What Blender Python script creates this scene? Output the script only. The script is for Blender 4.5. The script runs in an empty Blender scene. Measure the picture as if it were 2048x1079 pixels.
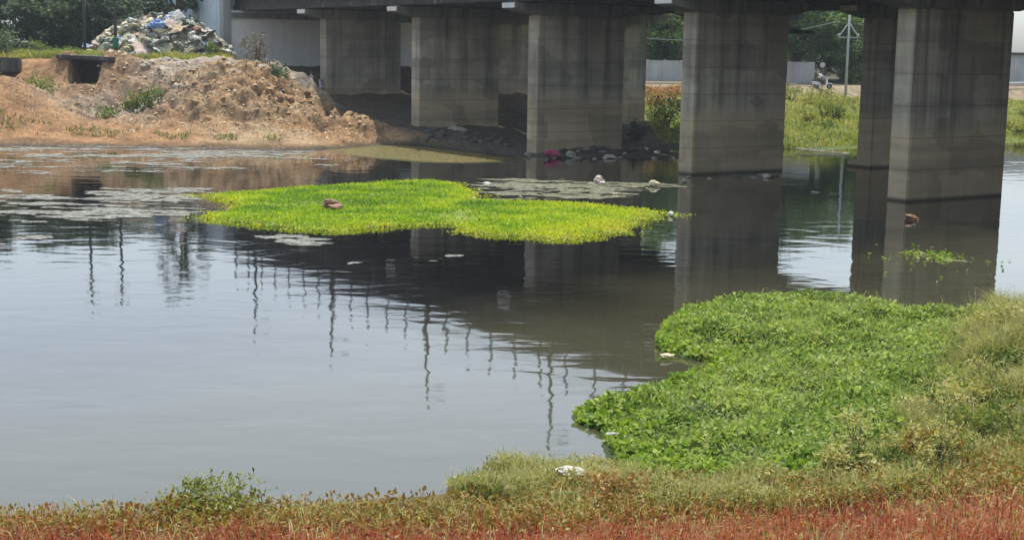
import bpy, bmesh, math
import numpy as np
from mathutils import Vector, Matrix
RNG = np.random.default_rng(7)
S = bpy.context.scene
COL = S.collection

# ------------------------------------------------------------------ camera
CAM_H = 6.0
FPX, PITCH, ROLL = 2821.57, 0.1551908, 0.0166400
cF = np.array([0, math.cos(PITCH), -math.sin(PITCH)])
cU0 = np.array([0, math.sin(PITCH), math.cos(PITCH)])
cR0 = np.array([1., 0, 0])
cR = math.cos(ROLL)*cR0 + math.sin(ROLL)*cU0
cU = math.cos(ROLL)*cU0 - math.sin(ROLL)*cR0
cam_data = bpy.data.cameras.new('camera')
cam_data.sensor_fit = 'HORIZONTAL'
cam_data.sensor_width = 36.0
cam_data.lens = 36.0*FPX/2048.0
cam_data.clip_start, cam_data.clip_end = 0.1, 3000
cam = bpy.data.objects.new('camera', cam_data)
COL.objects.link(cam)
M = Matrix.Identity(4)
for i in range(3):
    M[i][0], M[i][1], M[i][2] = cR[i], cU[i], -cF[i]
M[2][3] = CAM_H
cam.matrix_world = M
S.camera = cam

# ------------------------------------------------------------------ light
SUN_V = Vector((0.02, 0.34, 1.0)).normalized()
SUN_EL = math.asin(SUN_V.z); SUN_AZ = math.atan2(SUN_V.x, SUN_V.y)
world = bpy.data.worlds.new('World'); S.world = world; world.use_nodes = True
wn = world.node_tree.nodes; wl = world.node_tree.links
bg = wn['Background']
sky = wn.new('ShaderNodeTexSky'); sky.sky_type = 'NISHITA'; sky.sun_disc = False
sky.sun_elevation = SUN_EL; sky.sun_rotation = SUN_AZ
sky.air_density = 1.0; sky.dust_density = 2.2; sky.ozone_density = 1.0
hs = wn.new('ShaderNodeHueSaturation'); hs.inputs['Saturation'].default_value = 0.42      # milky, hazy daylight
wl.new(sky.outputs[0], hs.inputs['Color'])
tn = wn.new('ShaderNodeMix'); tn.data_type = 'RGBA'; tn.blend_type = 'MULTIPLY'; tn.inputs[0].default_value = 1.0
tn.inputs[7].default_value = (0.96, 1.015, 1.05, 1); wl.new(hs.outputs[0], tn.inputs[6])
wl.new(tn.outputs[2], bg.inputs[0]); bg.inputs[1].default_value = 0.15
ld = bpy.data.lights.new('sun', 'SUN'); ld.energy = 3.4; ld.angle = math.radians(0.6)
ld.color = (1.0, 0.95, 0.86)
lo = bpy.data.objects.new('sun', ld); COL.objects.link(lo)
lo.rotation_euler = SUN_V.to_track_quat('Z', 'Y').to_euler()
S.view_settings.view_transform = 'Standard'; S.view_settings.look = 'None'
S.view_settings.exposure = 0.75; S.view_settings.gamma = 1.0
S.render.engine = 'CYCLES'
S.cycles.max_bounces = 8; S.cycles.diffuse_bounces = 4; S.cycles.glossy_bounces = 3
S.cycles.transmission_bounces = 3; S.cycles.transparent_max_bounces = 6
S.cycles.caustics_reflective = False; S.cycles.caustics_refractive = False
S.cycles.sample_clamp_indirect = 4.0
S.cycles.use_denoising = True

# ------------------------------------------------------------------ geometry of the place
def ray(px, py): return cF + cR*(px-1024)/FPX - cU*(py-539.5)/FPX
def at(px, py, z=0.0):
    d = ray(px, py); t = (z-CAM_H)/d[2]
    return np.array([d[0]*t, d[1]*t, z])
def atY(px, py, Y):
    d = ray(px, py); return np.array([0, 0, CAM_H]) + d*Y/d[1]
ANG, SPAN = 0.586776, 13.578          # bridge direction and pier spacing
P0 = np.array([15.7406, 59.2809])
dV = np.array([-math.sin(ANG), math.cos(ANG)]); mV = np.array([math.cos(ANG), math.sin(ANG)])
def B(a, b, z=0.0):
    q = P0 + dV*a + mV*b; return np.array([q[0], q[1], z])
def toab(x, y):
    return (x-P0[0])*dV[0] + (y-P0[1])*dV[1], (x-P0[0])*mV[0] + (y-P0[1])*mV[1]

# ------------------------------------------------------------------ helpers
def tag(o, label=None, cat=None, group=None, kind=None):
    if label: o['label'] = label
    if cat: o['category'] = cat
    if group: o['group'] = group
    if kind: o['kind'] = kind
    return o
def empty(name, loc, rz=0.0, **k):
    o = bpy.data.objects.new(name, None); COL.objects.link(o)
    o.location = [float(v) for v in loc]; o.rotation_euler = (0, 0, rz)
    o.empty_display_size = 0.3
    return tag(o, **k)
def link(name, me, mat=None, parent=None, smooth=False, loc=None):
    o = bpy.data.objects.new(name, me); COL.objects.link(o)
    if mat is not None and len(me.materials) == 0:
        for m in (mat if isinstance(mat, (list, tuple)) else [mat]): me.materials.append(m)
    if parent is not None: o.parent = parent
    if loc is not None: o.location = [float(v) for v in loc]
    if smooth: me.polygons.foreach_set('use_smooth', [True]*len(me.polygons))
    return o
def np_mesh(name, V, Fc, tint=None, col=None):
    V = np.asarray(V, np.float32); Fc = np.asarray(Fc, np.int32)
    me = bpy.data.meshes.new(name); k = Fc.shape[1]
    me.vertices.add(len(V)); me.vertices.foreach_set('co', V.ravel())
    me.loops.add(Fc.size); me.loops.foreach_set('vertex_index', Fc.ravel())
    me.polygons.add(len(Fc))
    me.polygons.foreach_set('loop_start', np.arange(0, Fc.size, k, dtype=np.int32))
    me.polygons.foreach_set('loop_total', np.full(len(Fc), k, np.int32))
    me.update(calc_edges=True)
    if tint is not None:
        a = me.attributes.new('tint', 'FLOAT', 'POINT'); a.data.foreach_set('value', np.asarray(tint, np.float32))
    if col is not None:
        a = me.attributes.new('soil', 'FLOAT_COLOR', 'POINT'); a.data.foreach_set('color', np.asarray(col, np.float32).ravel())
    return me
def bm_mesh(name, bm):
    me = bpy.data.meshes.new(name); bm.normal_update(); bm.to_mesh(me); bm.free(); return me
def add_hull8(bm, pts):
    v = [bm.verts.new([float(c) for c in p]) for p in pts]
    for f in ((3, 2, 1, 0), (4, 5, 6, 7), (0, 1, 5, 4), (1, 2, 6, 5), (2, 3, 7, 6), (3, 0, 4, 7)):
        bm.faces.new([v[i] for i in f])
def add_box(bm, c, s, rz=0.0, tilt=None):
    Mx = Matrix.Translation([float(v) for v in c]) @ Matrix.Rotation(rz, 4, 'Z')
    if tilt is not None: Mx = Mx @ tilt
    Mx = Mx @ Matrix.Diagonal((s[0], s[1], s[2], 1))
    bmesh.ops.create_cube(bm, size=1.0, matrix=Mx)
def add_tube(bm, pts, rad, n=8, cap=True):
    pts = [Vector([float(c) for c in p]) for p in pts]; rings = []
    up = Vector((0.31, 0.17, 0.93))
    for i, p in enumerate(pts):
        t = (pts[min(i+1, len(pts)-1)] - pts[max(i-1, 0)]).normalized()
        u = t.cross(up)
        if u.length < 1e-3: u = t.cross(Vector((1, 0, 0)))
        u.normalize(); w = t.cross(u)
        r = rad[i] if hasattr(rad, '__len__') else rad
        rings.append([bm.verts.new(p + (u*math.cos(2*math.pi*k/n) + w*math.sin(2*math.pi*k/n))*r) for k in range(n)])
    for a, b in zip(rings, rings[1:]):
        for k in range(n): bm.faces.new((a[k], a[(k+1) % n], b[(k+1) % n], b[k]))
    if cap:
        bm.faces.new(rings[0][::-1]); bm.faces.new(rings[-1])
def bevel(bm, w, seg=1):
    bmesh.ops.bevel(bm, geom=bm.edges[:], offset=w, segments=seg, affect='EDGES', clamp_overlap=True)
def copy_tree(o, parent=None):
    c = o.copy(); COL.objects.link(c)
    if parent is not None: c.parent = parent
    for ch in [q for q in bpy.data.objects if q.parent == o]: copy_tree(ch, c)
    return c
_perm = {}
def vnoise(x, y, seed=0):
    if seed not in _perm: _perm[seed] = np.random.default_rng(100+seed).random((256, 256))
    T = _perm[seed]
    xi = np.floor(x).astype(int); yi = np.floor(y).astype(int); fx = x-xi; fy = y-yi
    fx = fx*fx*(3-2*fx); fy = fy*fy*(3-2*fy)
    g = lambda i, j: T[i & 255, j & 255]
    return (g(xi, yi)*(1-fx)*(1-fy) + g(xi+1, yi)*fx*(1-fy) + g(xi, yi+1)*(1-fx)*fy + g(xi+1, yi+1)*fx*fy)
def fbm(x, y, seed=0, oct=4):
    s = 0; a = 0.5; t = 0
    for o in range(oct):
        s = s + a*vnoise(x*2**o+o*17.3, y*2**o-o*9.1, seed+o); t += a; a *= 0.5
    return s/t
def sstep(a, b, x):
    t = np.clip((x-a)/(b-a), 0, 1); return t*t*(3-2*t)
def inpoly(x, y, poly):
    poly = np.asarray(poly)[:, :2]; r = np.zeros(np.shape(x), bool); j = len(poly)-1
    for i in range(len(poly)):
        xi, yi = poly[i]; xj, yj = poly[j]
        c = ((yi > y) != (yj > y)) & (x < (xj-xi)*(y-yi)/(yj-yi+1e-12)+xi)
        r ^= c; j = i
    return r
def polydist(x, y, poly):
    poly = np.asarray(poly)[:, :2]; best = np.full(np.shape(x), 1e9)
    for i in range(len(poly)):
        ax, ay = poly[i-1]; bx, by = poly[i]
        L = (bx-ax)**2+(by-ay)**2+1e-12
        t = np.clip(((x-ax)*(bx-ax)+(y-ay)*(by-ay))/L, 0, 1)
        best = np.minimum(best, np.hypot(x-ax-t*(bx-ax), y-ay-t*(by-ay)))
    return best
def pxpoly(P): return np.array([at(px, py)[:2] for px, py in P])
def scatter(poly, n, rng=RNG):
    lo, hi = poly.min(0), poly.max(0); X = np.zeros((0, 2))
    while len(X) < n:
        q = lo + rng.random((n*2, 2))*(hi-lo)
        X = np.vstack([X, q[inpoly(q[:, 0], q[:, 1], poly)]])
    return X[:n]

# ------------------------------------------------------------------ materials
class NT:
    def __init__(s, name):
        s.m = bpy.data.materials.new(name); s.m.use_nodes = True
        s.n = s.m.node_tree.nodes; s.l = s.m.node_tree.links
        s.b = s.n['Principled BSDF']; s.out = s.n['Material Output']
        s.geo = s.n.new('ShaderNodeNewGeometry')
        s.tc = s.n.new('ShaderNodeTexCoord')
    def set(s, sock, v):
        if isinstance(v, bpy.types.NodeSocket): s.l.new(v, sock)
        elif v is not None:
            if isinstance(v, (tuple, list)) and len(v) == 3 and sock.type == 'RGBA': v = (*v, 1)
            sock.default_value = v
    def map(s, src, scale=(1, 1, 1)):
        n = s.n.new('ShaderNodeMapping'); s.l.new(src, n.inputs[0]); n.inputs['Scale'].default_value = scale; return n.outputs[0]
    def noise(s, vec, scale, detail=4, rough=0.55, dist=0.0):
        n = s.n.new('ShaderNodeTexNoise'); s.l.new(vec, n.inputs['Vector'])
        n.inputs['Scale'].default_value = scale; n.inputs['Detail'].default_value = detail
        n.inputs['Roughness'].default_value = rough; n.inputs['Distortion'].default_value = dist
        return n.outputs[0]
    def ramp(s, f, stops):
        n = s.n.new('ShaderNodeValToRGB'); s.l.new(f, n.inputs[0]); e = n.color_ramp.elements
        while len(e) < len(stops): e.new(0.5)
        for k, (p, c) in zip(e, stops): k.position = p; k.color = (*c, 1) if isinstance(c, (tuple, list)) else (c, c, c, 1)
        return n.outputs[0]
    def mix(s, f, a, b, mode='MIX'):
        n = s.n.new('ShaderNodeMix'); n.data_type = 'RGBA'; n.blend_type = mode
        s.set(n.inputs[0], f); s.set(n.inputs[6], a); s.set(n.inputs[7], b); return n.outputs[2]
    def math(s, op, a, b=None, c=None):
        n = s.n.new('ShaderNodeMath'); n.operation = op
        for i, v in enumerate((a, b, c)): s.set(n.inputs[i], v) if v is not None else None
        return n.outputs[0]
    def attr(s, name, out='Fac'):
        n = s.n.new('ShaderNodeAttribute'); n.attribute_name = name; return n.outputs[out]
    def bump(s, h, strength=0.4, dist=0.05, base=None):
        n = s.n.new('ShaderNodeBump'); s.l.new(h, n.inputs['Height'])
        n.inputs['Strength'].default_value = strength; n.inputs['Distance'].default_value = dist
        if base is not None: s.l.new(base, n.inputs['Normal'])
        return n.outputs[0]
    def sep(s, vec):
        n = s.n.new('ShaderNodeSeparateXYZ'); s.l.new(vec, n.inputs[0]); return n.outputs
    def done(s, col, rough=0.8, normal=None, spec=0.3, metal=0.0):
        s.set(s.b.inputs['Base Color'], col); s.set(s.b.inputs['Roughness'], rough)
        s.b.inputs['Specular IOR Level'].default_value = spec; s.b.inputs['Metallic'].default_value = metal
        if normal is not None: s.l.new(normal, s.b.inputs['Normal'])
        return s.m

def mat_plain(name, c1, c2, scale=3.0, rough=0.8, bump=0.2, spec=0.3, metal=0.0):
    t = NT(name); p = t.tc.outputs['Object']
    f = t.noise(p, scale, 6, 0.65)
    col = t.ramp(f, [(0.3, c1), (0.7, c2)])
    return t.done(col, rough, t.bump(t.noise(p, scale*4, 5), bump, 0.03), spec, metal)

def mat_leaf(name, cols, trans=0.35, patch=0.6, patch_scale=0.5, tcol=None, rough=0.55):
    """cols: list of colours along the per-leaf tint; patch noise shifts it in the plant's own space."""
    t = NT(name)
    tint = t.attr('tint')
    pn = t.noise(t.geo.outputs['Position'], patch_scale, 3, 0.5)
    f = t.math('ADD', t.math('MULTIPLY', tint, 1-patch), t.math('MULTIPLY', t.math('MULTIPLY_ADD', pn, 2.2, -0.6), patch))
    n = len(cols)
    col = t.ramp(f, [((i+0.5)/n if n > 1 else 0, c) for i, c in enumerate(cols)])
    t.set(t.b.inputs['Base Color'], col); t.b.inputs['Roughness'].default_value = rough
    t.b.inputs['Specular IOR Level'].default_value = 0.25
    tr = t.n.new('ShaderNodeBsdfTranslucent')
    t.l.new(t.mix(1.0, col, tcol or (1.25, 1.3, 0.75), 'MULTIPLY'), tr.inputs[0])
    mx = t.n.new('ShaderNodeMixShader'); mx.inputs[0].default_value = trans
    t.l.new(t.b.outputs[0], mx.inputs[1]); t.l.new(tr.outputs[0], mx.inputs[2])
    t.l.new(mx.outputs[0], t.out.inputs[0])
    return t.m

def mat_concrete(name, c_lo, c_hi, c_low=None, lifts=True):
    t = NT(name); p = t.geo.outputs['Position']
    n1 = t.noise(p, 0.55, 6, 0.65)
    col = t.ramp(n1, [(0.3, c_lo), (0.72, c_hi)])
    streak = t.noise(t.map(p, (1.6, 1.6, 0.05)), 1.0, 5, 0.65)
    col = t.mix(t.ramp(streak, [(0.46, 0.0), (0.66, 0.7)]), col, (0.06, 0.057, 0.05))
    streak2 = t.noise(t.map(p, (2.7, 2.7, 0.09)), 1.0, 4, 0.6)
    col = t.mix(t.ramp(streak2, [(0.58, 0.0), (0.72, 0.45)]), col, (0.40, 0.39, 0.36))
    z = t.sep(p)[2]
    h = t.noise(p, 9, 5, 0.7)
    if c_low:
        zz = t.math('ADD', z, t.math('MULTIPLY', t.noise(t.map(p, (0.5, 0.5, 0.2)), 1.0, 4), 1.6))
        col = t.mix(t.ramp(t.math('DIVIDE', zz, 6.0), [(0.60, 0.75), (0.72, 0.0)]), col, c_low)
        col = t.mix(t.ramp(t.math('DIVIDE', t.math('ADD', z, t.math('MULTIPLY', h, 0.12)), 1.0), [(0.10, 0.85), (0.24, 0.0)]), col, (0.03, 0.028, 0.022))
    pat = t.n.new('ShaderNodeTexVoronoi'); pat.feature = 'F1'; pat.distance = 'CHEBYCHEV'; pat.inputs['Scale'].default_value = 1.0; pat.inputs['Randomness'].default_value = 0.6
    t.l.new(t.map(p, (0.55, 0.55, 0.75)), pat.inputs['Vector'])
    pv = t.ramp(t.sep(pat.outputs['Color'])[0], [(0.0, 0.72), (0.5, 1.0), (1.0, 1.22)])
    col = t.mix(0.8, col, pv, 'MULTIPLY')
    chip = t.noise(p, 2.3, 8, 0.75)
    col = t.mix(t.ramp(chip, [(0.64, 0.0), (0.68, 0.7)]), col, (0.08, 0.075, 0.065))
    if lifts:
        fr = t.math('FRACT', t.math('ADD', t.math('DIVIDE', z, 1.32), t.math('MULTIPLY', t.noise(p, 1.3, 2), 0.05)))
        ln = t.ramp(fr, [(0.0, 1.0), (0.03, 0.0)])
        col = t.mix(t.math('MULTIPLY', ln, 0.85), col, (0.035, 0.032, 0.028))
        band = t.noise(t.map(p, (0.08, 0.08, 1.5)), 1.0, 3)
        col = t.mix(t.ramp(band, [(0.48, 0.0), (0.64, 0.3)]), col, (0.075, 0.068, 0.055))
    return t.done(col, 0.88, t.bump(h, 0.35, 0.02), 0.25)

MAT = {}
MAT['pier'] = mat_concrete('pier_concrete', (0.30, 0.27, 0.215), (0.51, 0.465, 0.375), (0.47, 0.37, 0.235))
MAT['pierend'] = mat_concrete('pier_concrete_lit_copy', (0.50, 0.48, 0.42), (0.66, 0.63, 0.56), (0.42, 0.335, 0.22))  # paler copy of the pier concrete: sky light on end faces put into colour
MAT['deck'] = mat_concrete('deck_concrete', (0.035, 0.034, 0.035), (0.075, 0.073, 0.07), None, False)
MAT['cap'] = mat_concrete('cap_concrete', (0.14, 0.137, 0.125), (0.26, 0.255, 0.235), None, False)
MAT['capend'] = mat_plain('white_cap_concrete', (0.6, 0.6, 0.58), (0.78, 0.78, 0.76), 2.5, 0.85)  # plain white for the cap tip panels, paler than the cap
MAT['rail'] = mat_plain('grey_rail_paint', (0.18, 0.19, 0.2), (0.3, 0.31, 0.32), 4, 0.6)
MAT['pole'] = mat_plain('dark_pole_steel', (0.03, 0.03, 0.03), (0.07, 0.065, 0.06), 5, 0.6)
MAT['whitepole'] = mat_plain('pale_pole_paint', (0.28, 0.32, 0.31), (0.40, 0.44, 0.43), 5, 0.5)
MAT['bark'] = mat_plain('bark', (0.05, 0.038, 0.028), (0.12, 0.095, 0.07), 8, 0.95, 0.6)
MAT['darkmetal'] = mat_plain('dark_metal', (0.02, 0.02, 0.022), (0.05, 0.05, 0.055), 10, 0.45)
MAT['tyre'] = mat_plain('tyre_rubber', (0.015, 0.015, 0.015), (0.03, 0.03, 0.03), 10, 0.9)
MAT['whitepaint'] = mat_plain('white_paint', (0.65, 0.65, 0.66), (0.8, 0.8, 0.8), 6, 0.4)
MAT['greenpaint'] = mat_plain('green_paint', (0.01, 0.12, 0.07), (0.02, 0.2, 0.12), 6, 0.5)
MAT['skin'] = mat_plain('skin', (0.22, 0.12, 0.075), (0.27, 0.15, 0.1), 12, 0.6)
MAT['hair'] = mat_plain('black_hair', (0.008, 0.007, 0.006), (0.02, 0.018, 0.016), 20, 0.6)
MAT['shirt'] = mat_plain('white_cotton', (0.68, 0.68, 0.7), (0.8, 0.8, 0.82), 8, 0.9)
MAT['trouser'] = mat_plain('dark_trouser_cloth', (0.03, 0.032, 0.045), (0.06, 0.062, 0.08), 8, 0.9)
MAT['asphalt'] = mat_plain('asphalt', (0.04, 0.04, 0.04), (0.07, 0.068, 0.064), 3, 0.95)

def mat_wall(name, c1, c2, stain):
    t = NT(name); p = t.geo.outputs['Position']
    col = t.ramp(t.noise(p, 0.5, 5), [(0.35, c1), (0.7, c2)])
    col = t.mix(t.ramp(t.noise(t.map(p, (1.4, 1.4, 0.06)), 1.0, 5, 0.65), [(0.5, 0.0), (0.72, 0.55)]), col, stain)
    q = t.sep(p)
    fr = t.math('FRACT', t.math('DIVIDE', t.math('ADD', t.math('MULTIPLY', q[0], 0.83), t.math('MULTIPLY', q[1], 0.55)), 2.6))
    col = t.mix(t.math('MULTIPLY', t.ramp(fr, [(0.0, 1.0), (0.035, 0.0)]), 0.6), col, stain)
    col = t.mix(t.ramp(t.noise(p, 1.7, 7, 0.75), [(0.58, 0.0), (0.66, 0.5)]), col, stain)
    return t.done(col, 0.85, t.bump(t.noise(p, 6, 5), 0.25, 0.02), 0.25)
MAT['wingwall'] = mat_wall('pale_blue_wall_paint', (0.46, 0.58, 0.68), (0.60, 0.70, 0.78), (0.30, 0.38, 0.44))
MAT['abutment'] = mat_wall('whitewashed_abutment', (0.80, 0.80, 0.81), (0.88, 0.88, 0.88), (0.68, 0.68, 0.70))
MAT['boundary'] = mat_wall('grey_boundary_plaster', (0.38, 0.40, 0.41), (0.52, 0.53, 0.53), (0.25, 0.26, 0.27))
MAT['panel'] = mat_wall('grey_sheet_panel', (0.30, 0.31, 0.33), (0.38, 0.39, 0.41), (0.2, 0.2, 0.21))

def mat_ground():
    t = NT('ground_soil'); p = t.geo.outputs['Position']
    base = t.attr('soil', 'Color')
    n1 = t.noise(p, 0.9, 8, 0.7)
    col = t.mix(1.0, base, t.ramp(n1, [(0.28, 0.45), (0.5, 0.95), (0.74, 1.45)]), 'MULTIPLY')
    n2 = t.noise(p, 5.0, 5, 0.7)
    col = t.mix(1.0, col, t.ramp(n2, [(0.3, 0.6), (0.7, 1.25)]), 'MULTIPLY')
    peb = t.n.new('ShaderNodeTexVoronoi'); t.l.new(p, peb.inputs['Vector']); peb.inputs['Scale'].default_value = 3.2
    spot = t.ramp(peb.outputs['Distance'], [(0.12, 0.8), (0.25, 0.0)])
    col = t.mix(t.math('MULTIPLY', spot, t.ramp(t.noise(p, 1.1, 3), [(0.5, 0.0), (0.62, 0.9)])), col, (0.42, 0.36, 0.28))
    hh = t.math('ADD', n1, t.math('MULTIPLY', n2, 0.4))
    return t.done(col, 0.95, t.bump(hh, 0.9, 0.25), 0.15)
MAT['ground'] = mat_ground()

def mat_water():
    t = NT('murky_water'); p = t.geo.outputs['Position']
    swell = t.noise(t.map(p, (0.55, 0.9, 1)), 1.0, 2, 0.45, 0.4)
    rip = t.noise(t.map(p, (2.2, 4.5, 1)), 1.0, 3, 0.5, 0.6)
    gust = t.ramp(t.noise(t.map(p, (0.05, 0.11, 1)), 1.0, 3), [(0.45, 0.15), (0.66, 1.0)])
    h = t.math('ADD', t.math('MULTIPLY', swell, 0.011), t.math('MULTIPLY', t.math('MULTIPLY', rip, gust), 0.0022))
    b = t.n.new('ShaderNodeBump'); t.l.new(h, b.inputs['Height']); b.inputs['Strength'].default_value = 1.0; b.inputs['Distance'].default_value = 1.0
    sx = t.sep(p)          # brown sediment plume towards the near bank, darker water along the bridge
    pl = t.math('ADD', t.math('MULTIPLY', sx[0], 0.069), t.math('MULTIPLY', sx[1], -0.073))
    pl = t.math('ADD', t.math('ADD', pl, 2.66+0.05), t.math('MULTIPLY_ADD', t.noise(p, 0.16, 4, 0.6), 1.1, -0.55))
    murk = t.mix(t.ramp(pl, [(0.0, 0.0), (0.75, 1.0)]), (0.0045, 0.005, 0.0055), (0.046, 0.044, 0.026))
    t.b.inputs['IOR'].default_value = 1.6
    return t.done(murk, 0.035, b.outputs[0], 0.5)
MAT['water'] = mat_water()

def mat_scum(name, c1, c2, full=0.78):
    t = NT(name); p = t.geo.outputs['Position']
    col = t.ramp(t.noise(t.map(p, (1.5, 0.8, 1)), 2.6, 7, 0.75), [(0.36, c1), (0.62, c2)])
    col = t.mix(t.ramp(t.noise(p, 11, 3, 0.6), [(0.6, 0.0), (0.66, 0.8)]), col, (0.30, 0.28, 0.2))
    t.done(col, 0.6, t.bump(t.noise(p, 7, 4), 0.5, 0.03), 0.4)
    # a film that thins out towards its rim: its own thickness decides how much water shows through
    al = t.math('MULTIPLY', t.attr('tint'), t.ramp(t.noise(t.map(p, (1, 1.6, 1)), 3.4, 6, 0.75), [(0.34, 0.25), (0.56, full)]))
    t.l.new(al, t.b.inputs['Alpha'])
    return t.m
MAT['scum'] = mat_scum('grey_scum', (0.05, 0.055, 0.045), (0.30, 0.30, 0.26))
MAT['scum2'] = mat_scum('pale_green_scum', (0.05, 0.06, 0.025), (0.25, 0.24, 0.16))
MAT['mud'] = mat_scum('olive_wet_mud', (0.10, 0.085, 0.012), (0.19, 0.155, 0.022), 0.66)
def mat_weedbase(name, c1, c2):
    t = NT(name); p = t.geo.outputs['Position']
    col = t.ramp(t.noise(p, 1.4, 6, 0.7), [(0.3, c1), (0.7, c2)])
    return t.done(col, 0.85, t.bump(t.noise(p, 9, 5), 0.8, 0.08), 0.2)
MAT['limebase'] = mat_weedbase('lime_weed_base', (0.10, 0.10, 0.03), (0.17, 0.24, 0.02))
MAT['hyabase'] = mat_weedbase('creeper_base', (0.02, 0.035, 0.012), (0.05, 0.07, 0.025))

# ------------------------------------------------------------------ terrain height
SH_X = np.array([-400, -60, -30, -12.4, -8.3, -6.0, 0.6, 2.5, 9.1, 11, 19.4, 36, 60, 400.])
SH_Y = np.array([86, 84, 82.0, 82.2, 87.3, 88.5, 80.3, 79.6, 82.0, 90, 89.5, 101, 112, 180.])
NE_X = np.array([-400, -12, -6.5, -4, -0.8, 1.4, 3.0, 5.2, 8.0, 9.9, 11.4, 14, 22, 60, 400.])
NE_Y = np.array([16, 17.0, 17.3, 17.6, 18.6, 19.7, 21.0, 23.0, 26.6, 29.8, 31.5, 34, 42, 60, 90.])
def height(x, y, rough=True):
    x = np.asarray(x, float); y = np.asarray(y, float)
    a, b = toab(x, y)
    s = y - np.interp(x, SH_X, SH_Y)
    n = fbm(x*0.35, y*0.35, 3, 4)-0.5
    n2 = fbm(x*1.3, y*1.3, 9, 3)-0.5
    n3 = 0.5-2*np.abs(fbm(x*0.75+0.4*n2, y*0.9, 27, 4)-0.5)*2
    bed = -0.7*sstep(0, 4, -s)
    # left bank: sand shelf, then the cut slope up to the road level
    left = np.interp(s, [0, 1.5, 4, 7, 10, 13, 16, 18, 21, 60, 400], [0, 0.35, 0.95, 1.35, 1.75, 2.6, 4.0, 4.55, 4.8, 4.9, 5.5])
    def bump(cx, cy, rx, ry, hh, p=1.0):
        return hh*np.exp(-(((x-cx)/rx)**2+((y-cy)/ry)**2)**p)
    mound = (bump(-31.8, 88.5, 3.6, 3.4, 2.3) + bump(-17.5, 91.5, 4.6, 3.4, 1.5) + bump(-12.2, 90.5, 2.4, 2.2, 0.5)
             + bump(-19.5, 95, 4.5, 3.5, 1.3) + bump(-8.8, 88.9, 2.2, 1.2, 0.8) + bump(-17.5, 88.0, 3.0, 1.6, 0.8) - bump(-26.8, 92.5, 3.6, 3.2, 1.15) + bump(-29.4, 97.9, 3.6, 1.5, 1.5))
    lm = sstep(0.2, 3, s)
    left = left + mound*lm
    if rough: left = left + lm*(n*1.1*sstep(1, 6, s)*(1-0.8*sstep(17, 22, s)) + n2*0.55*sstep(3, 6, s)*(1-0.9*sstep(17, 21, s)))
    mr = np.exp(-(((x+16)/8.5)**4+((y-92)/5.5)**4)) + 0.7*np.exp(-(((x+26)/5)**2+((y-93)/4)**2))
    n4 = fbm(x*1.9, y*1.9, 37, 2)-0.5
    left = left + lm*mr*(n3*0.85 + n2*0.7 + n4*0.6)
    left = left - 1.1*lm*sstep(-17, -12.5, x)*sstep(5, 10, s)*(1-sstep(12, 16, s))
    left = np.where((np.abs(x+29.35) < 0.98) & (y > 95.2) & (y < 101.3), np.minimum(left, 3.15+0.1*n2), left)
    # under the bridges
    und = np.interp(a, [20, 24, 27, 34, 41, 48, 54, 60, 65, 80, 120, 400], [-0.3, -0.12, 0.02, 0.35, 0.95, 1.8, 2.6, 3.6, 4.3, 4.6, 5.0, 5.0])
    if rough: und = und + (n*0.35+n2*0.22)*sstep(0.0, 0.6, und+0.1)
    und = np.where(s > -1.5, und, np.minimum(und, bed))
    # far bank to the right of the bridges
    far = np.interp(s, [-1, 0, 3, 8, 24, 33, 35.5, 38, 60, 400], [-0.2, 0, 0.12, 0.45, 1.7, 2.2, 3.0, 3.1, 3.2, 4.5])
    if rough: far = far + n*0.35*sstep(2, 10, s)*(1-sstep(36, 38, s))
    wl = sstep(-4.6, -0.9, b); wr = sstep(17, 23, b)
    h = left*(1-wl) + und*wl*(1-wr) + far*wr
    # rubbish spit along the third pier
    if True:
        h = np.maximum(h, 0.28*np.exp(-(((x-5.2)/4.6)**4+((y-82.6)/2.0)**4)) + (n2*0.2 if rough else 0) - 0.04) if True else h
    h = np.where(s < 0, np.where((x > 0) & (x < 10) & (y > 79.5), np.maximum(bed, h), bed), h)
    # near bank
    t = np.interp(x, NE_X, NE_Y) - y
    near = np.interp(t, [-3, -1, 0, 1.5, 4, 8, 11, 20, 60], [-0.7, -0.2, 0.0, 0.12, 0.35, 0.75, 1.5, 4.3, 5.2])
    near = near + 0.45*sstep(7, 12, x)*sstep(0, 3, t)*sstep(19, 23, y)
    if rough: near = near + n*0.3*sstep(0, 2, t)
    return np.where(y < 60, np.maximum(near, np.where(y > 45, bed, -0.7)), h)

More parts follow.
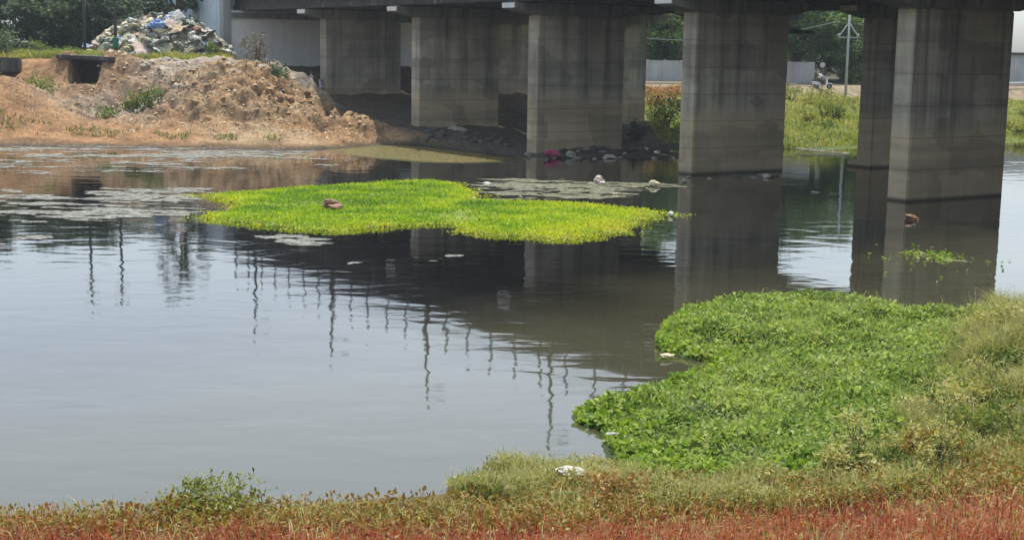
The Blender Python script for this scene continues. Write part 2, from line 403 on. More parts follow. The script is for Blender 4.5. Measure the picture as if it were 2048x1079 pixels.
def build_ground():
    xs = np.unique(np.concatenate([np.linspace(-1500, -120, 24), np.linspace(-120, -40, 54), np.linspace(-40, -28, 60), np.linspace(-28, -6, 170), np.linspace(-6, 14, 100), np.linspace(14, 60, 93), np.linspace(60, 140, 40), np.linspace(140, 1500, 24)]))
    ys = np.unique(np.concatenate([np.linspace(-300, -20, 12), np.linspace(-20, 14, 35), np.linspace(14, 45, 95), np.linspace(45, 72, 28), np.linspace(72, 86, 70), np.linspace(86, 99, 100), np.linspace(99, 108, 45), np.linspace(108, 150, 70), np.linspace(150, 300, 40), np.linspace(300, 2000, 24)]))
    X, Y = np.meshgrid(xs, ys)
    Z = height(X, Y)
    a, b = toab(X, Y)
    s = Y - np.interp(X, SH_X, SH_Y)
    n = fbm(X*0.22, Y*0.22, 21, 4); n2 = fbm(X*0.8, Y*0.8, 31, 3)
    C = lambda c: np.array(c)[None, None, :]
    def lerp(A, Bc, w): return A*(1-w[..., None]) + Bc*w[..., None]
    orange = C((0.31, 0.175, 0.085)); tan = C((0.34, 0.24, 0.14)); brown = C((0.20, 0.125, 0.07)); rubble = C((0.30, 0.27, 0.225))
    pale = C((0.50, 0.43, 0.29)); mudc = C((0.075, 0.065, 0.05)); green = C((0.10, 0.14, 0.03)); redc = C((0.16, 0.075, 0.045)); dark = C((0.05, 0.046, 0.04))
    col = np.broadcast_to(orange, X.shape+(3,)).copy()
    col = lerp(col, tan, sstep(-22, -15, X)*sstep(0.40, 0.55, n))
    col = lerp(col, brown, sstep(3, 6, s)*sstep(0.5, 0.62, n2)*0.8)
    mz = np.exp(-(((X+15)/8)**4+((Y-92.5)/5.5)**4))
    col = lerp(col, C((0.29, 0.185, 0.10)), mz*0.75)
    n3c = np.abs(fbm(X*0.75, Y*0.9, 27, 4)-0.5)
    col = lerp(col, C((0.12, 0.078, 0.048)), mz*sstep(0.10, 0.2, n3c)*0.75)  # crevice shade of the earth mound painted into the soil colour
    col = lerp(col, C((0.42, 0.31, 0.17)), mz*sstep(0.55, 0.68, n2)*0.6)
    col = lerp(col, rubble, np.exp(-(((X+26)/5)**2+((Y-92)/4.0)**2))*0.9)
    col = lerp(col, rubble, sstep(13, 15, s)*(1-sstep(19, 21, s))*sstep(-27, -23, X)*0.8)
    col = lerp(col, tan, sstep(19, 22, s))
    col = lerp(col, C((0.07, 0.065, 0.035)), sstep(27, 31, s))
    col = lerp(col, green*1.2, sstep(19.5, 23, s)*sstep(0.40, 0.55, n2)*0.7)
    col = lerp(col, brown*0.6, (1-sstep(0.1, 0.4, Z+0.3*(n2-.5)))*0.85)
    col = lerp(col, mudc, (1-sstep(-0.02, 0.16, Z)))
    wl = sstep(-2.8, -0.8, b)
    und = lerp(np.broadcast_to(mudc*1.2, X.shape+(3,)), np.broadcast_to(brown*0.8, X.shape+(3,)), sstep(40, 60, a))
    col = lerp(col, und, wl)
    wr = sstep(16, 20, b)
    far = lerp(np.broadcast_to(green, X.shape+(3,)), np.broadcast_to(C((0.25, 0.20, 0.135)), X.shape+(3,)), sstep(16, 30, s))
    far = lerp(far, redc, sstep(31.5, 33, s)*(1-sstep(35, 36, s))*(1-sstep(16, 19, X)))
    far = lerp(far, C((0.06, 0.06, 0.03)), sstep(45, 50, s))
    col = lerp(col, far, wr)
    near = Y < 55
    nb = lerp(np.broadcast_to(C((0.11, 0.095, 0.04)), X.shape+(3,)), np.broadcast_to(C((0.20, 0.10, 0.05)), X.shape+(3,)), sstep(18.0, 16.5, Y))
    col = np.where(near[..., None], nb, col)
    col4 = np.concatenate([col, np.ones(X.shape+(1,))], -1)
    ny, nx = X.shape
    V = np.stack([X, Y, Z], -1).reshape(-1, 3)
    i = np.arange(ny-1)[:, None]*nx + np.arange(nx-1)[None, :]
    Fc = np.stack([i, i+1, i+nx+1, i+nx], -1).reshape(-1, 4)
    o = link('ground', np_mesh('ground', V, Fc, col=col4.reshape(-1, 4)), MAT['ground'], smooth=True)
    tag(o, 'orange earth banks and muddy bed of the river', 'ground', kind='structure')
build_ground()
V = [(-1500, 3, 0), (1500, 3, 0), (1500, 700, 0), (-1500, 700, 0)]
o = link('water', np_mesh('water', V, [(0, 1, 2, 3)]), MAT['water'])
tag(o, 'murky still river water reflecting sky and bridge', 'water', kind='structure')

# ------------------------------------------------------------------ the bridges
def hexa(bm, a0, a1, b0, b1, z0, z1):
    add_hull8(bm, [B(a0, b0, z0), B(a1, b0, z0), B(a1, b1, z0), B(a0, b1, z0), B(a0, b0, z1), B(a1, b0, z1), B(a1, b1, z1), B(a0, b1, z1)])
PZ, CT, GB = 7.95, 8.58, 8.66
def pier(parent, n, b0, L, plinth=False, mat='pier', shift=0.0):
    a1 = n*SPAN+shift; a0 = a1-1.083
    zb = float(min(height(*B(a0, b0)[:2]), height(*B(a0, b0+L)[:2]), 0))-1.0
    bm = bmesh.new(); hexa(bm, a0, a1, b0, b0+L, zb, PZ)
    bevel(bm, 0.05, 2)
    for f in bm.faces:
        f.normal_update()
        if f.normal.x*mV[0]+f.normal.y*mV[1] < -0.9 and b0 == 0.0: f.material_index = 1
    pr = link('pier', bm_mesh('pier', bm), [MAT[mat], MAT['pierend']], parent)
    bm = bmesh.new()
    e0, e1, o0 = b0-1.75, b0+L+1.75, 0.14
    A0, A1 = a0-o0, a1+o0
    # tapered hammerhead: deep over the shaft, thin at both tips
    prof = [(e0, CT), (e0, 8.24), (b0-0.15, PZ-0.002), (b0+L+0.15, PZ-0.002), (e1, 8.24), (e1, CT)]
    fa = [bm.verts.new([float(c) for c in B(A0, q, z)]) for q, z in prof]
    fb = [bm.verts.new([float(c) for c in B(A1, q, z)]) for q, z in prof]
    bm.faces.new(fa); bm.faces.new(fb[::-1])
    for i in range(6):
        j = (i+1) % 6; bm.faces.new((fa[j], fa[i], fb[i], fb[j]))
    bmesh.ops.recalc_face_normals(bm, faces=bm.faces)
    bevel(bm, 0.03, 1)
    link('pier_cap', bm_mesh('pier_cap', bm), MAT['cap'], pr)
    bm = bmesh.new(); hexa(bm, a0+0.1, a1-0.1, b0-1.5, b0+L+1.5, CT+0.003, GB-0.003)
    link('bearing_strip', bm_mesh('bearing_strip', bm), MAT['darkmetal'], pr)
    bm = bmesh.new(); hexa(bm, A0+0.05, A1-0.05, e0-0.012, e0+0.02, 8.28, CT-0.03)
    link('cap_end', bm_mesh('cap_end', bm), MAT['capend'], pr)
    if plinth:
        bm = bmesh.new(); hexa(bm, a0-0.35, a1+0.35, b0-0.35, b0+L+0.35, -1.2, 0.32); bevel(bm, 0.06, 2)
        link('pier_footing', bm_mesh('pier_footing', bm), MAT['pier'], pr)
    return pr
GIRD = (-0.19, 0.12, 0.5, 0.88, 1.19)
def bridge(label, b0, L, n0, n1, piers, plinth, deck0, deck1, shift=0.0):
    root = empty('concrete_bridge', B(-10, b0, 0), label=label, cat='bridge')
    root_inv = Matrix.Translation(root.location).inverted()
    def fix(o): o.matrix_parent_inverse = root_inv; return o
    for n in piers: fix(pier(root, n, b0, L, plinth, shift=shift))
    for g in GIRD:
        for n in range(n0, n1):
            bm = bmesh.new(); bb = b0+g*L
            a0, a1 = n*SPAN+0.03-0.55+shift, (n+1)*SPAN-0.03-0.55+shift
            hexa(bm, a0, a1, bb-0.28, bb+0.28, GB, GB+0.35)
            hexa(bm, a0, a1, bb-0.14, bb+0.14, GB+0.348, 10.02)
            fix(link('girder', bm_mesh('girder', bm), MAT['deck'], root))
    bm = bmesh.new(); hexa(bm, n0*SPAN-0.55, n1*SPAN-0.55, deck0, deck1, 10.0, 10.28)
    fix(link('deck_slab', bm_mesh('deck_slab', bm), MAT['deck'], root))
    bm = bmesh.new()
    for e in (deck0, deck1-0.22): hexa(bm, n0*SPAN-0.55, n1*SPAN-0.55, e-0.02, e+0.24, 9.86, 10.62)
    fix(link('parapet_kerb', bm_mesh('parapet_kerb', bm), MAT['deck'], root))
    return root, root_inv
front, f_inv = bridge('wide grey concrete road bridge on wall piers, nearer of the two', 0.0, 6.17, -4, 5, range(-3, 5), False, -2.15, 8.15)
rear, r_inv = bridge('second concrete bridge standing behind the nearer bridge', 12.35, 6.17, -4, 5, range(-3, 5), True, 8.5, 20.7, shift=-0.35)

# front railing: posts, rails and mesh screens on the kerb
post_pr = None
npost = 0
a = -26.0
while a < 66:
    if npost < 98:
        bm = bmesh.new()
        hexa(bm, a-0.05, a+0.05, -2.07, -1.97, 10.617, 12.45)
        hexa(bm, a-0.07, a+0.07, -2.09, -1.95, 12.447, 12.53)
        p = link('railing_post', bm_mesh('railing_post', bm), MAT['rail'], front); p.matrix_parent_inverse = f_inv
        npost += 1
    a += 2.55
bm = bmesh.new()
for z in (11.86,): hexa(bm, -26, 66, -2.03, -2.01, z, z+0.02)
p = link('railing_bar', bm_mesh('railing_bar', bm), MAT['rail'], front); p.matrix_parent_inverse = f_inv
bm = bmesh.new()
a = -26.0
while a < 66:
    hexa(bm, a, a+0.014, -2.03, -2.01, 10.617, 11.88); a += 0.21
p = link('railing_screen', bm_mesh('railing_screen', bm), MAT['rail'], front); p.matrix_parent_inverse = f_inv
# abutments: end wall across both bridges
for nm, root, inv, c0, c1 in (('abutment', front, f_inv, -2.3, 8.3), ('abutment', rear, r_inv, 8.33, 21)):
    bm = bmesh.new(); hexa(bm, 65.6, 67.0, c0, c1, 0.5, 8.64); hexa(bm, 67.0, 69.5, c0, c1, 0.5, 10.6)
    p = link('abutment', bm_mesh('abutment', bm), MAT['abutment'], root); p.matrix_parent_inverse = inv
    bm = bmesh.new(); hexa(bm, 65.25, 65.6-0.003, c0, c1, 8.05, 8.45)
    q = link('bearing_shelf', bm_mesh('bearing_shelf', bm), MAT['cap'], p)
# ledge with rubbish at the far end of the second pier
bm = bmesh.new(); hexa(bm, SPAN-1.0, SPAN-0.1, 6.17, 7.95, 7.02, 7.2); bevel(bm, 0.02)
lg = link('service_ledge', bm_mesh('service_ledge', bm), MAT['deck'], front); lg.matrix_parent_inverse = f_inv

# pale blue wing wall, with coping and buttress
ww = empty('retaining_wall', B(67, -2.4, 4.5), label='pale blue painted retaining wall beside the bridge abutment', cat='wall')
w_inv = Matrix.Translation(ww.location).inverted()
bm = bmesh.new(); hexa(bm, 66.2, 112, -2.75, -2.32, 1.0, 10.3)
p = link('wall', bm_mesh('wall', bm), MAT['wingwall'], ww); p.matrix_parent_inverse = w_inv
bm = bmesh.new(); hexa(bm, 66.1, 112, -2.82, -2.25, 10.3, 10.55)
p = link('coping', bm_mesh('coping', bm), MAT['abutment'], ww); p.matrix_parent_inverse = w_inv
bm = bmesh.new(); hexa(bm, 65.4, 66.197, -2.95, -2.32, 1.0, 10.4); bevel(bm, 0.03)
p = link('corner_buttress', bm_mesh('corner_buttress', bm), MAT['panel'], ww); p.matrix_parent_inverse = w_inv

# street lamps on the near kerb
def street_lamp():
    r = empty('street_lamp', (0, 0, 0), label='tall thin street lamp standing on the bridge edge, seen mirrored in the water', cat='street lamp', group='street lamps along the bridge railing')
    bm = bmesh.new(); add_tube(bm, [(0, 0, 0), (0, 0, 3.2), (0, 0, 6.1)], [0.11, 0.09, 0.06], 10)
    add_tube(bm, [(0, 0, 0), (0, 0, 0.5)], [0.16, 0.15], 10)
    link('pole', bm_mesh('lamp_pole', bm), MAT['pole'], r, True)
    bm = bmesh.new(); add_tube(bm, [(0, 0, 5.35), (0.35, 0, 5.55), (0.75, 0, 5.6)], 0.035, 8)
    ar = link('arm', bm_mesh('lamp_arm', bm), MAT['pole'], r, True)
    bm = bmesh.new(); add_box(bm, (1.0, 0, 5.58), (0.62, 0.24, 0.14)); bevel(bm, 0.04, 2)
    link('lamp_head', bm_mesh('lamp_head', bm), MAT['pole'], r)
    return r
LAMP0 = street_lamp()
for k, n in enumerate((-1, 0, 1, 2, 3, 4)):
    o = LAMP0 if k == 0 else copy_tree(LAMP0)
    q = B((n+0.6)*SPAN, -1.78, 10.28)
    o.location = q.tolist(); o.rotation_euler = (0, 0, math.atan2(mV[1], mV[0]))

# ------------------------------------------------------------------ leaves and grass (numpy builders)
def leaves(P, size, rng, up=0.4, ratio=0.5, droop=0.0, out=None, hexa_leaf=False, tint=None):
    """one small folded leaf per point; returns verts, quads, tint"""
    n = len(P); size = np.broadcast_to(size, (n,))*rng.uniform(0.6, 1.35, n)
    th = rng.uniform(0, 2*np.pi, n)
    el = rng.normal(up, 0.45, n)
    if out is not None:
        th = np.arctan2(out[:, 1], out[:, 0]) + rng.normal(0, 0.9, n)
    u = np.stack([np.cos(th)*np.cos(el), np.sin(th)*np.cos(el), np.sin(el)], 1)
    r = rng.normal(size=(n, 3)); r[:, 2] *= 0.35
    v = np.cross(u, np.cross(u, r)+1e-6); v /= np.linalg.norm(v, axis=1)[:, None]+1e-9
    w = np.cross(u, v)
    s = size[:, None]; k = ratio
    tt = rng.random(n) if tint is None else tint
    if not hexa_leaf:
        V = np.stack([P, P+u*s*0.5+v*s*k*0.5+w*s*0.10, P+u*s-w*s*0.08, P+u*s*0.5-v*s*k*0.5+w*s*0.10], 1).reshape(-1, 3)
        Fc = np.arange(4*n).reshape(-1, 4); return V, Fc, np.repeat(tt, 4)
    V = np.stack([P, P+u*s*.3+v*s*k*.5+w*s*.1, P+u*s*.75+v*s*k*.42+w*s*.08, P+u*s, P+u*s*.75-v*s*k*.42+w*s*.08, P+u*s*.3-v*s*k*.5+w*s*.1], 1).reshape(-1, 3)
    i = np.arange(n)[:, None]*6
    Fc = np.concatenate([i+np.array([[0, 1, 2, 3]]), i+np.array([[0, 3, 4, 5]])]); return V, Fc, np.repeat(tt, 6)
def blades(P, length, rng, width=0.02, lean=0.35, tint=None):
    n = len(P); L = np.broadcast_to(length, (n,))*rng.uniform(0.55, 1.3, n)
    th = rng.uniform(0, 2*np.pi, n); le = np.abs(rng.normal(lean, 0.25, n))
    hz = np.stack([np.cos(th), np.sin(th), 0*th], 1); sd = np.stack([-np.sin(th+rng.normal(0, 1, n)), np.cos(th), 0*th], 1)
    wv = (np.broadcast_to(width, (n,))*rng.uniform(0.7, 1.3, n))[:, None]
    z = np.array([[0, 0, 1.]])
    m = P + (hz*np.sin(le)[:, None]*0.35 + z*0.6)*L[:, None]
    tip = P + (hz*np.sin(le*1.6)[:, None]*0.9 + z*np.cos(le)[:, None]*0.98)*L[:, None]
    V = np.stack([P-sd*wv*.5, P+sd*wv*.5, m+sd*wv*.42, tip, m-sd*wv*.42], 1).reshape(-1, 3)
    i = np.arange(n)[:, None]*5
    Fc = np.concatenate([i+np.array([[0, 1, 2, 4]]), i+np.array([[4, 2, 3, 3]])])
    tt = rng.random(n) if tint is None else tint
    # second face as triangle duplicated is invalid; make it a thin quad
    V2 = V.reshape(n, 5, 3); tip2 = V2[:, 3]+sd*wv*0.06
    V = np.concatenate([V2, tip2[:, None]], 1).reshape(-1, 3); i = np.arange(n)[:, None]*6
    Fc = np.concatenate([i+np.array([[0, 1, 2, 4]]), i+np.array([[4, 2, 5, 3]])])
    return V, Fc, np.repeat(tt, 6)
def merge(*parts):
    Vs, Fs, Ts = [], [], []; o = 0
    for V, Fc, t in parts:
        Vs.append(V); Fs.append(Fc+o); Ts.append(t); o += len(V)
    return np.concatenate(Vs), np.concatenate(Fs), np.concatenate(Ts)

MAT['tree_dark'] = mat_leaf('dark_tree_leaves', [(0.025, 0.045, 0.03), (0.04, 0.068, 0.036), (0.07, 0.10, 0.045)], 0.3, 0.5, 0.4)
MAT['tree_green'] = mat_leaf('green_tree_leaves', [(0.04, 0.085, 0.03), (0.085, 0.15, 0.045), (0.17, 0.23, 0.06)], 0.42, 0.5, 0.4)
MAT['tree_thin'] = mat_leaf('thin_tree_leaves', [(0.03, 0.05, 0.018), (0.06, 0.085, 0.03)], 0.3, 0.4, 0.6)
MAT['shrub'] = mat_leaf('shrub_leaves', [(0.05, 0.09, 0.018), (0.10, 0.15, 0.025), (0.17, 0.20, 0.04)], 0.38, 0.4, 1.2)
MAT['pale_weed'] = mat_leaf('pale_weed_leaves', [(0.10, 0.13, 0.025), (0.20, 0.23, 0.05), (0.32, 0.32, 0.10)], 0.4, 0.3, 2.0, tcol=(1.15, 1.15, 0.7))
MAT['shrub_grey'] = mat_leaf('grey_green_shrub_leaves', [(0.05, 0.09, 0.045), (0.10, 0.15, 0.08), (0.16, 0.20, 0.11)], 0.3, 0.4, 1.2)
MAT['shrub_dry'] = mat_leaf('dry_shrub_twigs', [(0.10, 0.075, 0.045), (0.17, 0.13, 0.07), (0.12, 0.12, 0.05)], 0.2, 0.4, 1.2, tcol=(1.1, 1.0, 0.8))
MAT['lime'] = mat_leaf('lime_weed_leaves', [(0.08, 0.19, 0.014), (0.18, 0.31, 0.012), (0.32, 0.43, 0.013), (0.42, 0.48, 0.018), (0.46, 0.44, 0.06)], 0.42, 0.15, 0.5, tcol=(1.25, 1.25, 0.5))
MAT['creeper'] = mat_leaf('creeper_leaves', [(0.078, 0.135, 0.022), (0.15, 0.235, 0.042), (0.24, 0.32, 0.08), (0.37, 0.42, 0.15), (0.29, 0.38, 0.06)], 0.42, 0.5, 1.0)
MAT['creeper_yellow'] = mat_leaf('young_creeper_leaves', [(0.11, 0.20, 0.02), (0.20, 0.30, 0.03), (0.32, 0.37, 0.08)], 0.4, 0.4, 0.9)
MAT['drygrass'] = mat_leaf('dry_yellow_grass', [(0.12, 0.17, 0.035), (0.31, 0.32, 0.085), (0.48, 0.44, 0.20), (0.13, 0.18, 0.04), (0.30, 0.29, 0.09)], 0.38, 0.55, 1.5, tcol=(1.15, 1.1, 0.7))
MAT['russet'] = mat_leaf('russet_grass', [(0.19, 0.045, 0.02), (0.32, 0.075, 0.03), (0.36, 0.15, 0.06), (0.24, 0.11, 0.04)], 0.35, 0.55, 0.9, tcol=(1.2, 0.9, 0.6))
MAT['russet_green'] = mat_leaf('russet_green_leaves', [(0.16, 0.14, 0.02), (0.26, 0.13, 0.03), (0.22, 0.20, 0.035), (0.33, 0.16, 0.05)], 0.35, 0.5, 0.9, tcol=(1.15, 1.0, 0.6))
MAT['fargrass'] = mat_leaf('far_bank_grass', [(0.12, 0.17, 0.025), (0.24, 0.27, 0.05), (0.36, 0.34, 0.09)], 0.4, 0.6, 0.3, tcol=(1.15, 1.1, 0.7))
MAT['straw'] = mat_leaf('orange_straw', [(0.26, 0.17, 0.05), (0.36, 0.22, 0.07), (0.30, 0.24, 0.08)], 0.3, 0.5, 0.5, tcol=(1.1, 1.0, 0.7))

# ------------------------------------------------------------------ trees
def tree_proto(seed, H, W, leaf, mat, trunk_h=0.3, nclump=60, per=80, spread=1.0, label=None, cat='tree', lsize=0.38):
    rng = np.random.default_rng(seed)
    r = empty('tree', (0, 0, 0), label=label, cat=cat)
    C = []
    while len(C) < nclump:
        q = rng.uniform(-1, 1, 3); d = np.linalg.norm(q)
        if d > 1 or d < 0.35: continue
        C.append(q)
    C = np.array(C); hh = H*(1-trunk_h)
    wob = 1+0.35*np.sin(3*np.arctan2(C[:, 1], C[:, 0])+seed)
    cen = np.stack([C[:, 0]*W*0.5*wob, C[:, 1]*W*0.5*wob, H*trunk_h + hh*(0.5+0.5*C[:, 2])], 1)
    cr = rng.uniform(0.45, 1.05, nclump)*W*0.13*spread
    pts = []; 
    for c, q in zip(cen, cr):
        g = rng.normal(size=(per, 3)); g /= np.linalg.norm(g, axis=1)[:, None]
        pts.append(c + g*(q*rng.random(per)**0.5)[:, None]*np.array([1.15, 1.15, 0.8]))
    pts = np.concatenate(pts); ti = np.clip(np.repeat(rng.random(nclump), per)*0.6+rng.random(len(pts))*0.4, 0, 1)
    V, Fc, tt = leaves(pts, lsize, rng, 0.1, 0.6, tint=ti)
    link('crown', np_mesh('crown', V, Fc, tt), mat, r)
    bm = bmesh.new(); tr = H*0.022+0.06
    bend = rng.normal(0, 0.25, 2)
    trunk = [(0, 0, -0.6), (bend[0]*0.3, bend[1]*0.3, H*trunk_h*0.6), (bend[0], bend[1], H*trunk_h*1.3), (bend[0]*1.4, bend[1]*1.4, H*0.75)]
    add_tube(bm, trunk, [tr*1.35, tr, tr*0.8, tr*0.25], 8)
    for c in cen[rng.choice(nclump, min(9, nclump), replace=False)]:
        z0 = H*trunk_h*rng.uniform(0.8, 1.5); f = min(z0/(H*trunk_h*1.3), 1)
        s0 = np.array([bend[0]*f, bend[1]*f, z0]); mid = (s0+c)/2 + np.array([0, 0, -0.2])
        add_tube(bm, [s0, mid, c], [tr*0.5, tr*0.33, tr*0.1], 6)
    link('trunk', bm_mesh('trunk', bm), MAT['bark'], r, True)
    return r
DARK = [tree_proto(40+i, 8.0, 7.6+i*0.8, 0.3, MAT['tree_dark'], 0.05, 95, 85, label='x') for i in range(3)]
GREEN = [tree_proto(60+i, 11.0, 9.6+i*0.6, 0.3, MAT['tree_green'], 0.05, 110, 90, label='x') for i in range(3)]
used = set()
def put_tree(proto, x, y, sc, rz, label, group=None):
    o = proto if proto.name not in used else copy_tree(proto)
    used.add(proto.name)
    o.location = (x, y, float(height(x, y))-0.1); o.scale = (sc, sc, sc); o.rotation_euler = (0, 0, rz)
    o['label'] = label
    if group: o['group'] = group
    return o
LT = [(-43.5, 113, 0.80), (-38.8, 121, 0.92), (-34.8, 117, 0.78), (-47.5, 123, 0.95), (-42, 132, 1.0), (-31.5, 126, 0.85), (-54, 118, 0.95), (-36, 138, 1.05), (-47.5, 114, 0.85), (-39.5, 114.5, 0.66), (-34, 121, 0.7), (-50, 130, 1.1), (-43, 140, 1.15), (-29, 133, 0.95), (-26, 122, 0.6)]
for i, (x, y, s) in enumerate(LT):
    put_tree(DARK[i % 3], x, y, s, i*1.3, 'dark bushy tree in the shaded grove behind the left bank road', 'dark trees behind the left bank road')
FT = [(4, 150, 1.0), (12, 147, 1.02), (20, 150, 1.1), (27.5, 146, 1.05), (35, 149, 1.05), (42, 154, 1.0), (16, 160, 1.2), (30, 162, 1.25), (-4, 158, 1.1), (24, 143, 0.62), (10.5, 143.5, 0.55), (33, 142, 0.7), (8, 156, 1.1), (38, 158, 1.15), (19, 144, 0.6), (37, 143, 0.55), (28, 155, 1.2), (13, 153, 1.1)]
for i, (x, y, s) in enumerate(FT):
    put_tree(GREEN[i % 3], x, y, s, i*2.1, 'leafy green tree beyond the far bank, seen between the bridge piers', 'green trees beyond the far bank')
t = tree_proto(81, 10.4, 4.6, 0.3, MAT['tree_thin'], 0.3, 42, 45, 0.9, 'slender thin-leaved tree growing behind the rubbish heap near the blue wall', lsize=0.34)
q = atY(352, 60, 116); t.location = (q[0], q[1], float(height(q[0], q[1])))

# ------------------------------------------------------------------ shrubs
def shrub(name, x, y, w, h, mat, label, seed, n=500, ls=0.16, group=None, z=None, cat='shrub', ratio=0.5, nst=7):
    rng = np.random.default_rng(seed)
    r = empty(name, (x, y, float(height(x, y)) if z is None else z), label=label, cat=cat, group=group)
    k = max(5, n//45); C = rng.normal(size=(k, 3)); C /= np.linalg.norm(C, axis=1)[:, None]
    C *= rng.uniform(0.2, 1, k)[:, None]**0.5
    cen = np.stack([C[:, 0]*w*.42, C[:, 1]*w*.42, h*(0.5+0.42*C[:, 2])], 1)
    pts = np.repeat(cen, n//k, 0) + rng.normal(size=((n//k)*k, 3))*np.array([w*.12, w*.12, h*.11])
    pts[:, 2] = np.maximum(pts[:, 2], 0.02)
    ti = np.clip(np.repeat(rng.random(k), n//k)*.5+rng.random(len(pts))*.5, 0, 1)
    V, Fc, tt = leaves(pts, ls, rng, 0.5, ratio, tint=ti)
    link('foliage', np_mesh('foliage', V, Fc, tt), mat, r)
    bm = bmesh.new()
    for c in cen[:nst]: add_tube(bm, [(c[0]*.15, c[1]*.15, -0.05), (c[0]*.5, c[1]*.5, c[2]*.55), c], [0.02*h+.006, 0.014*h+.004, 0.004], 5)
    link('stem', bm_mesh('stem', bm), MAT['bark'], r, True)
    return r
def shrub_px(name, px, py, Y, wpx, hpx, mat, label, seed, **k):
    q = atY(px, py, Y); w = wpx*Y/FPX; h = hpx*Y/FPX
    return shrub(name, q[0], q[1], w, h, mat, label, seed, z=float(height(q[0], q[1]))-0.05, **k)
shrub_px('shrub', 70, 178, 92.5, 85, 62, MAT['shrub'], 'green shrub beside the dark culvert hole on the left bank', 1, n=900, ls=0.2)
shrub_px('shrub', 300, 205, 90.5, 60, 58, MAT['shrub'], 'taller bright green shrub growing out of the rubble slope', 2, n=700, ls=0.2)
shrub_px('shrub', 262, 215, 90, 34, 52, MAT['shrub'], 'darker green shrub touching the taller shrub on the rubble slope', 3, n=420, ls=0.2)
shrub_px('shrub', 212, 228, 88.5, 56, 26, MAT['shrub'], 'low green weed clump under the rubble slope', 4, n=420, ls=0.16)
shrub_px('shrub', 558, 158, 94.5, 46, 56, MAT['shrub_grey'], 'grey-green round shrub on the crest of the earth mound before the white abutment', 5, n=600, ls=0.2)
shrub_px('shrub', 512, 140, 97, 60, 66, MAT['shrub_dry'], 'dry brown twiggy shrub in front of the white abutment', 6, n=420, ls=0.2)
shrub_px('shrub', 430, 112, 106, 42, 46, MAT['shrub'], 'small dark green shrub at the foot of the blue wall', 7, n=420, ls=0.2)
shrub_px('shrub', 8, 98, 104, 62, 58, MAT['shrub_grey'], 'pale yellow-green feathery shrub at the left edge by the road', 8, n=700, ls=0.22)
shrub_px('shrub', 75, 100, 108, 70, 34, MAT['shrub'], 'bright low green shrub before the dark grove', 9, n=500, ls=0.2)
shrub_px('shrub', 120, 100, 107, 80, 26, MAT['shrub'], 'wide low light green weeds between the dark grove and the road', 10, n=500, ls=0.2)
shrub_px('creeper', 385, 92, 110.5, 40, 92, MAT['tree_dark'], 'dark creeper climbing the left end of the blue wall', 11, n=700, ls=0.25, cat='climbing plant')
shrub_px('shrub', 1330, 275, 100, 70, 70, MAT['shrub'], 'bright green shrub at the water edge between the second and third piers', 12, n=800, ls=0.2)
shrub_px('shrub', 1302, 240, 110, 62, 50, MAT['straw'], 'dry orange bush on the far bank between the piers', 13, n=600, ls=0.22)
shrub_px('shrub', 1345, 235, 112, 56, 50, MAT['straw'], 'straw-yellow bush on the far bank close to the pier edge', 14, n=600, ls=0.22)
shrub_px('shrub', 1640, 215, 118, 80, 34, MAT['fargrass'], 'yellow-green bush on the far grassy bank below the scooter', 15, n=700, ls=0.22)
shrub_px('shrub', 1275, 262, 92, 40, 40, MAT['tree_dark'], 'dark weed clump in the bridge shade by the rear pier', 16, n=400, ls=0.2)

rng = np.random.default_rng(37)
for i in range(16):
    px, py = rng.uniform(1575, 1720), rng.uniform(205, 262)
    if i > 11: px = rng.uniform(2010, 2060)
    q = at(px, py, 1.0)
    shrub('bank_bush', q[0], q[1], rng.uniform(1.2, 2.6), rng.uniform(.7, 1.5), MAT['fargrass'] if i % 3 else MAT['shrub'], 'yellow-green bush in the far bank grass behind the bridges' if i % 3 else 'greener bush in the far bank grass behind the bridges', 700+i, n=420, ls=0.2,
          group='yellow-green bushes on the far bank' if i % 3 else 'greener bushes on the far bank', z=float(height(q[0], q[1]))-.05)

# ------------------------------------------------------------------ floating lime weed
LIME = pxpoly([(392, 393), (480, 387), (560, 381), (650, 376), (720, 371), (780, 366), (860, 364), (910, 368), (938, 380), (962, 392), (940, 402), (1000, 404), (1090, 406), (1180, 410), (1240, 419), (1300, 423), (1350, 430), (1305, 438), (1262, 452), (1250, 466), (1180, 477), (1125, 481), (1060, 474), (980, 471), (935, 464), (905, 450), (820, 451), (740, 457), (680, 463), (600, 460), (520, 451), (440, 444), (398, 437), (440, 426), (475, 416), (470, 406)])
def matbase(name, poly, cell, hfun, mat, noise=0.5, seed=0, sy=1.0, shrink=0.0):
    lo, hi = poly.min(0)-1, poly.max(0)+1
    xs = np.arange(lo[0], hi[0], cell); ys = np.arange(lo[1], hi[1], cell*sy)
    X, Y = np.meshgrid(xs, ys); D = polydist(X, Y, poly); inn = inpoly(X, Y, poly)
    sd = np.where(inn, D, -D) - shrink + (fbm(X*1.6, Y*1.6, seed, 4)-0.5)*noise*2
    Z = hfun(X, Y, np.maximum(sd, 0)); Z = np.where(sd > 0, Z, -0.05)
    keep = (sd > -cell*1.2)
    ny, nx = X.shape; i = np.arange(ny-1)[:, None]*nx+np.arange(nx-1)[None, :]
    kf = keep[:-1, :-1] & keep[1:, :-1] & keep[:-1, 1:] & keep[1:, 1:]
    Fc = np.stack([i, i+1, i+nx+1, i+nx], -1)[kf]
    idx, inv = np.unique(Fc, return_inverse=True)
    V = np.stack([X, Y, Z], -1).reshape(-1, 3)[idx]
    return V, inv.reshape(-1, 4)
def lime_h(X, Y, sd):
    up = np.exp(-(((X+3.5)/4.5)**2+((Y-59.5)/3.2)**2))
    return 0.015 + 0.03*sstep(0, 1.0, sd) + 0.10*up*sstep(0, 2, sd) + 0.12*fbm(X*.7, Y*.7, 5, 3)*sstep(0, .8, sd)
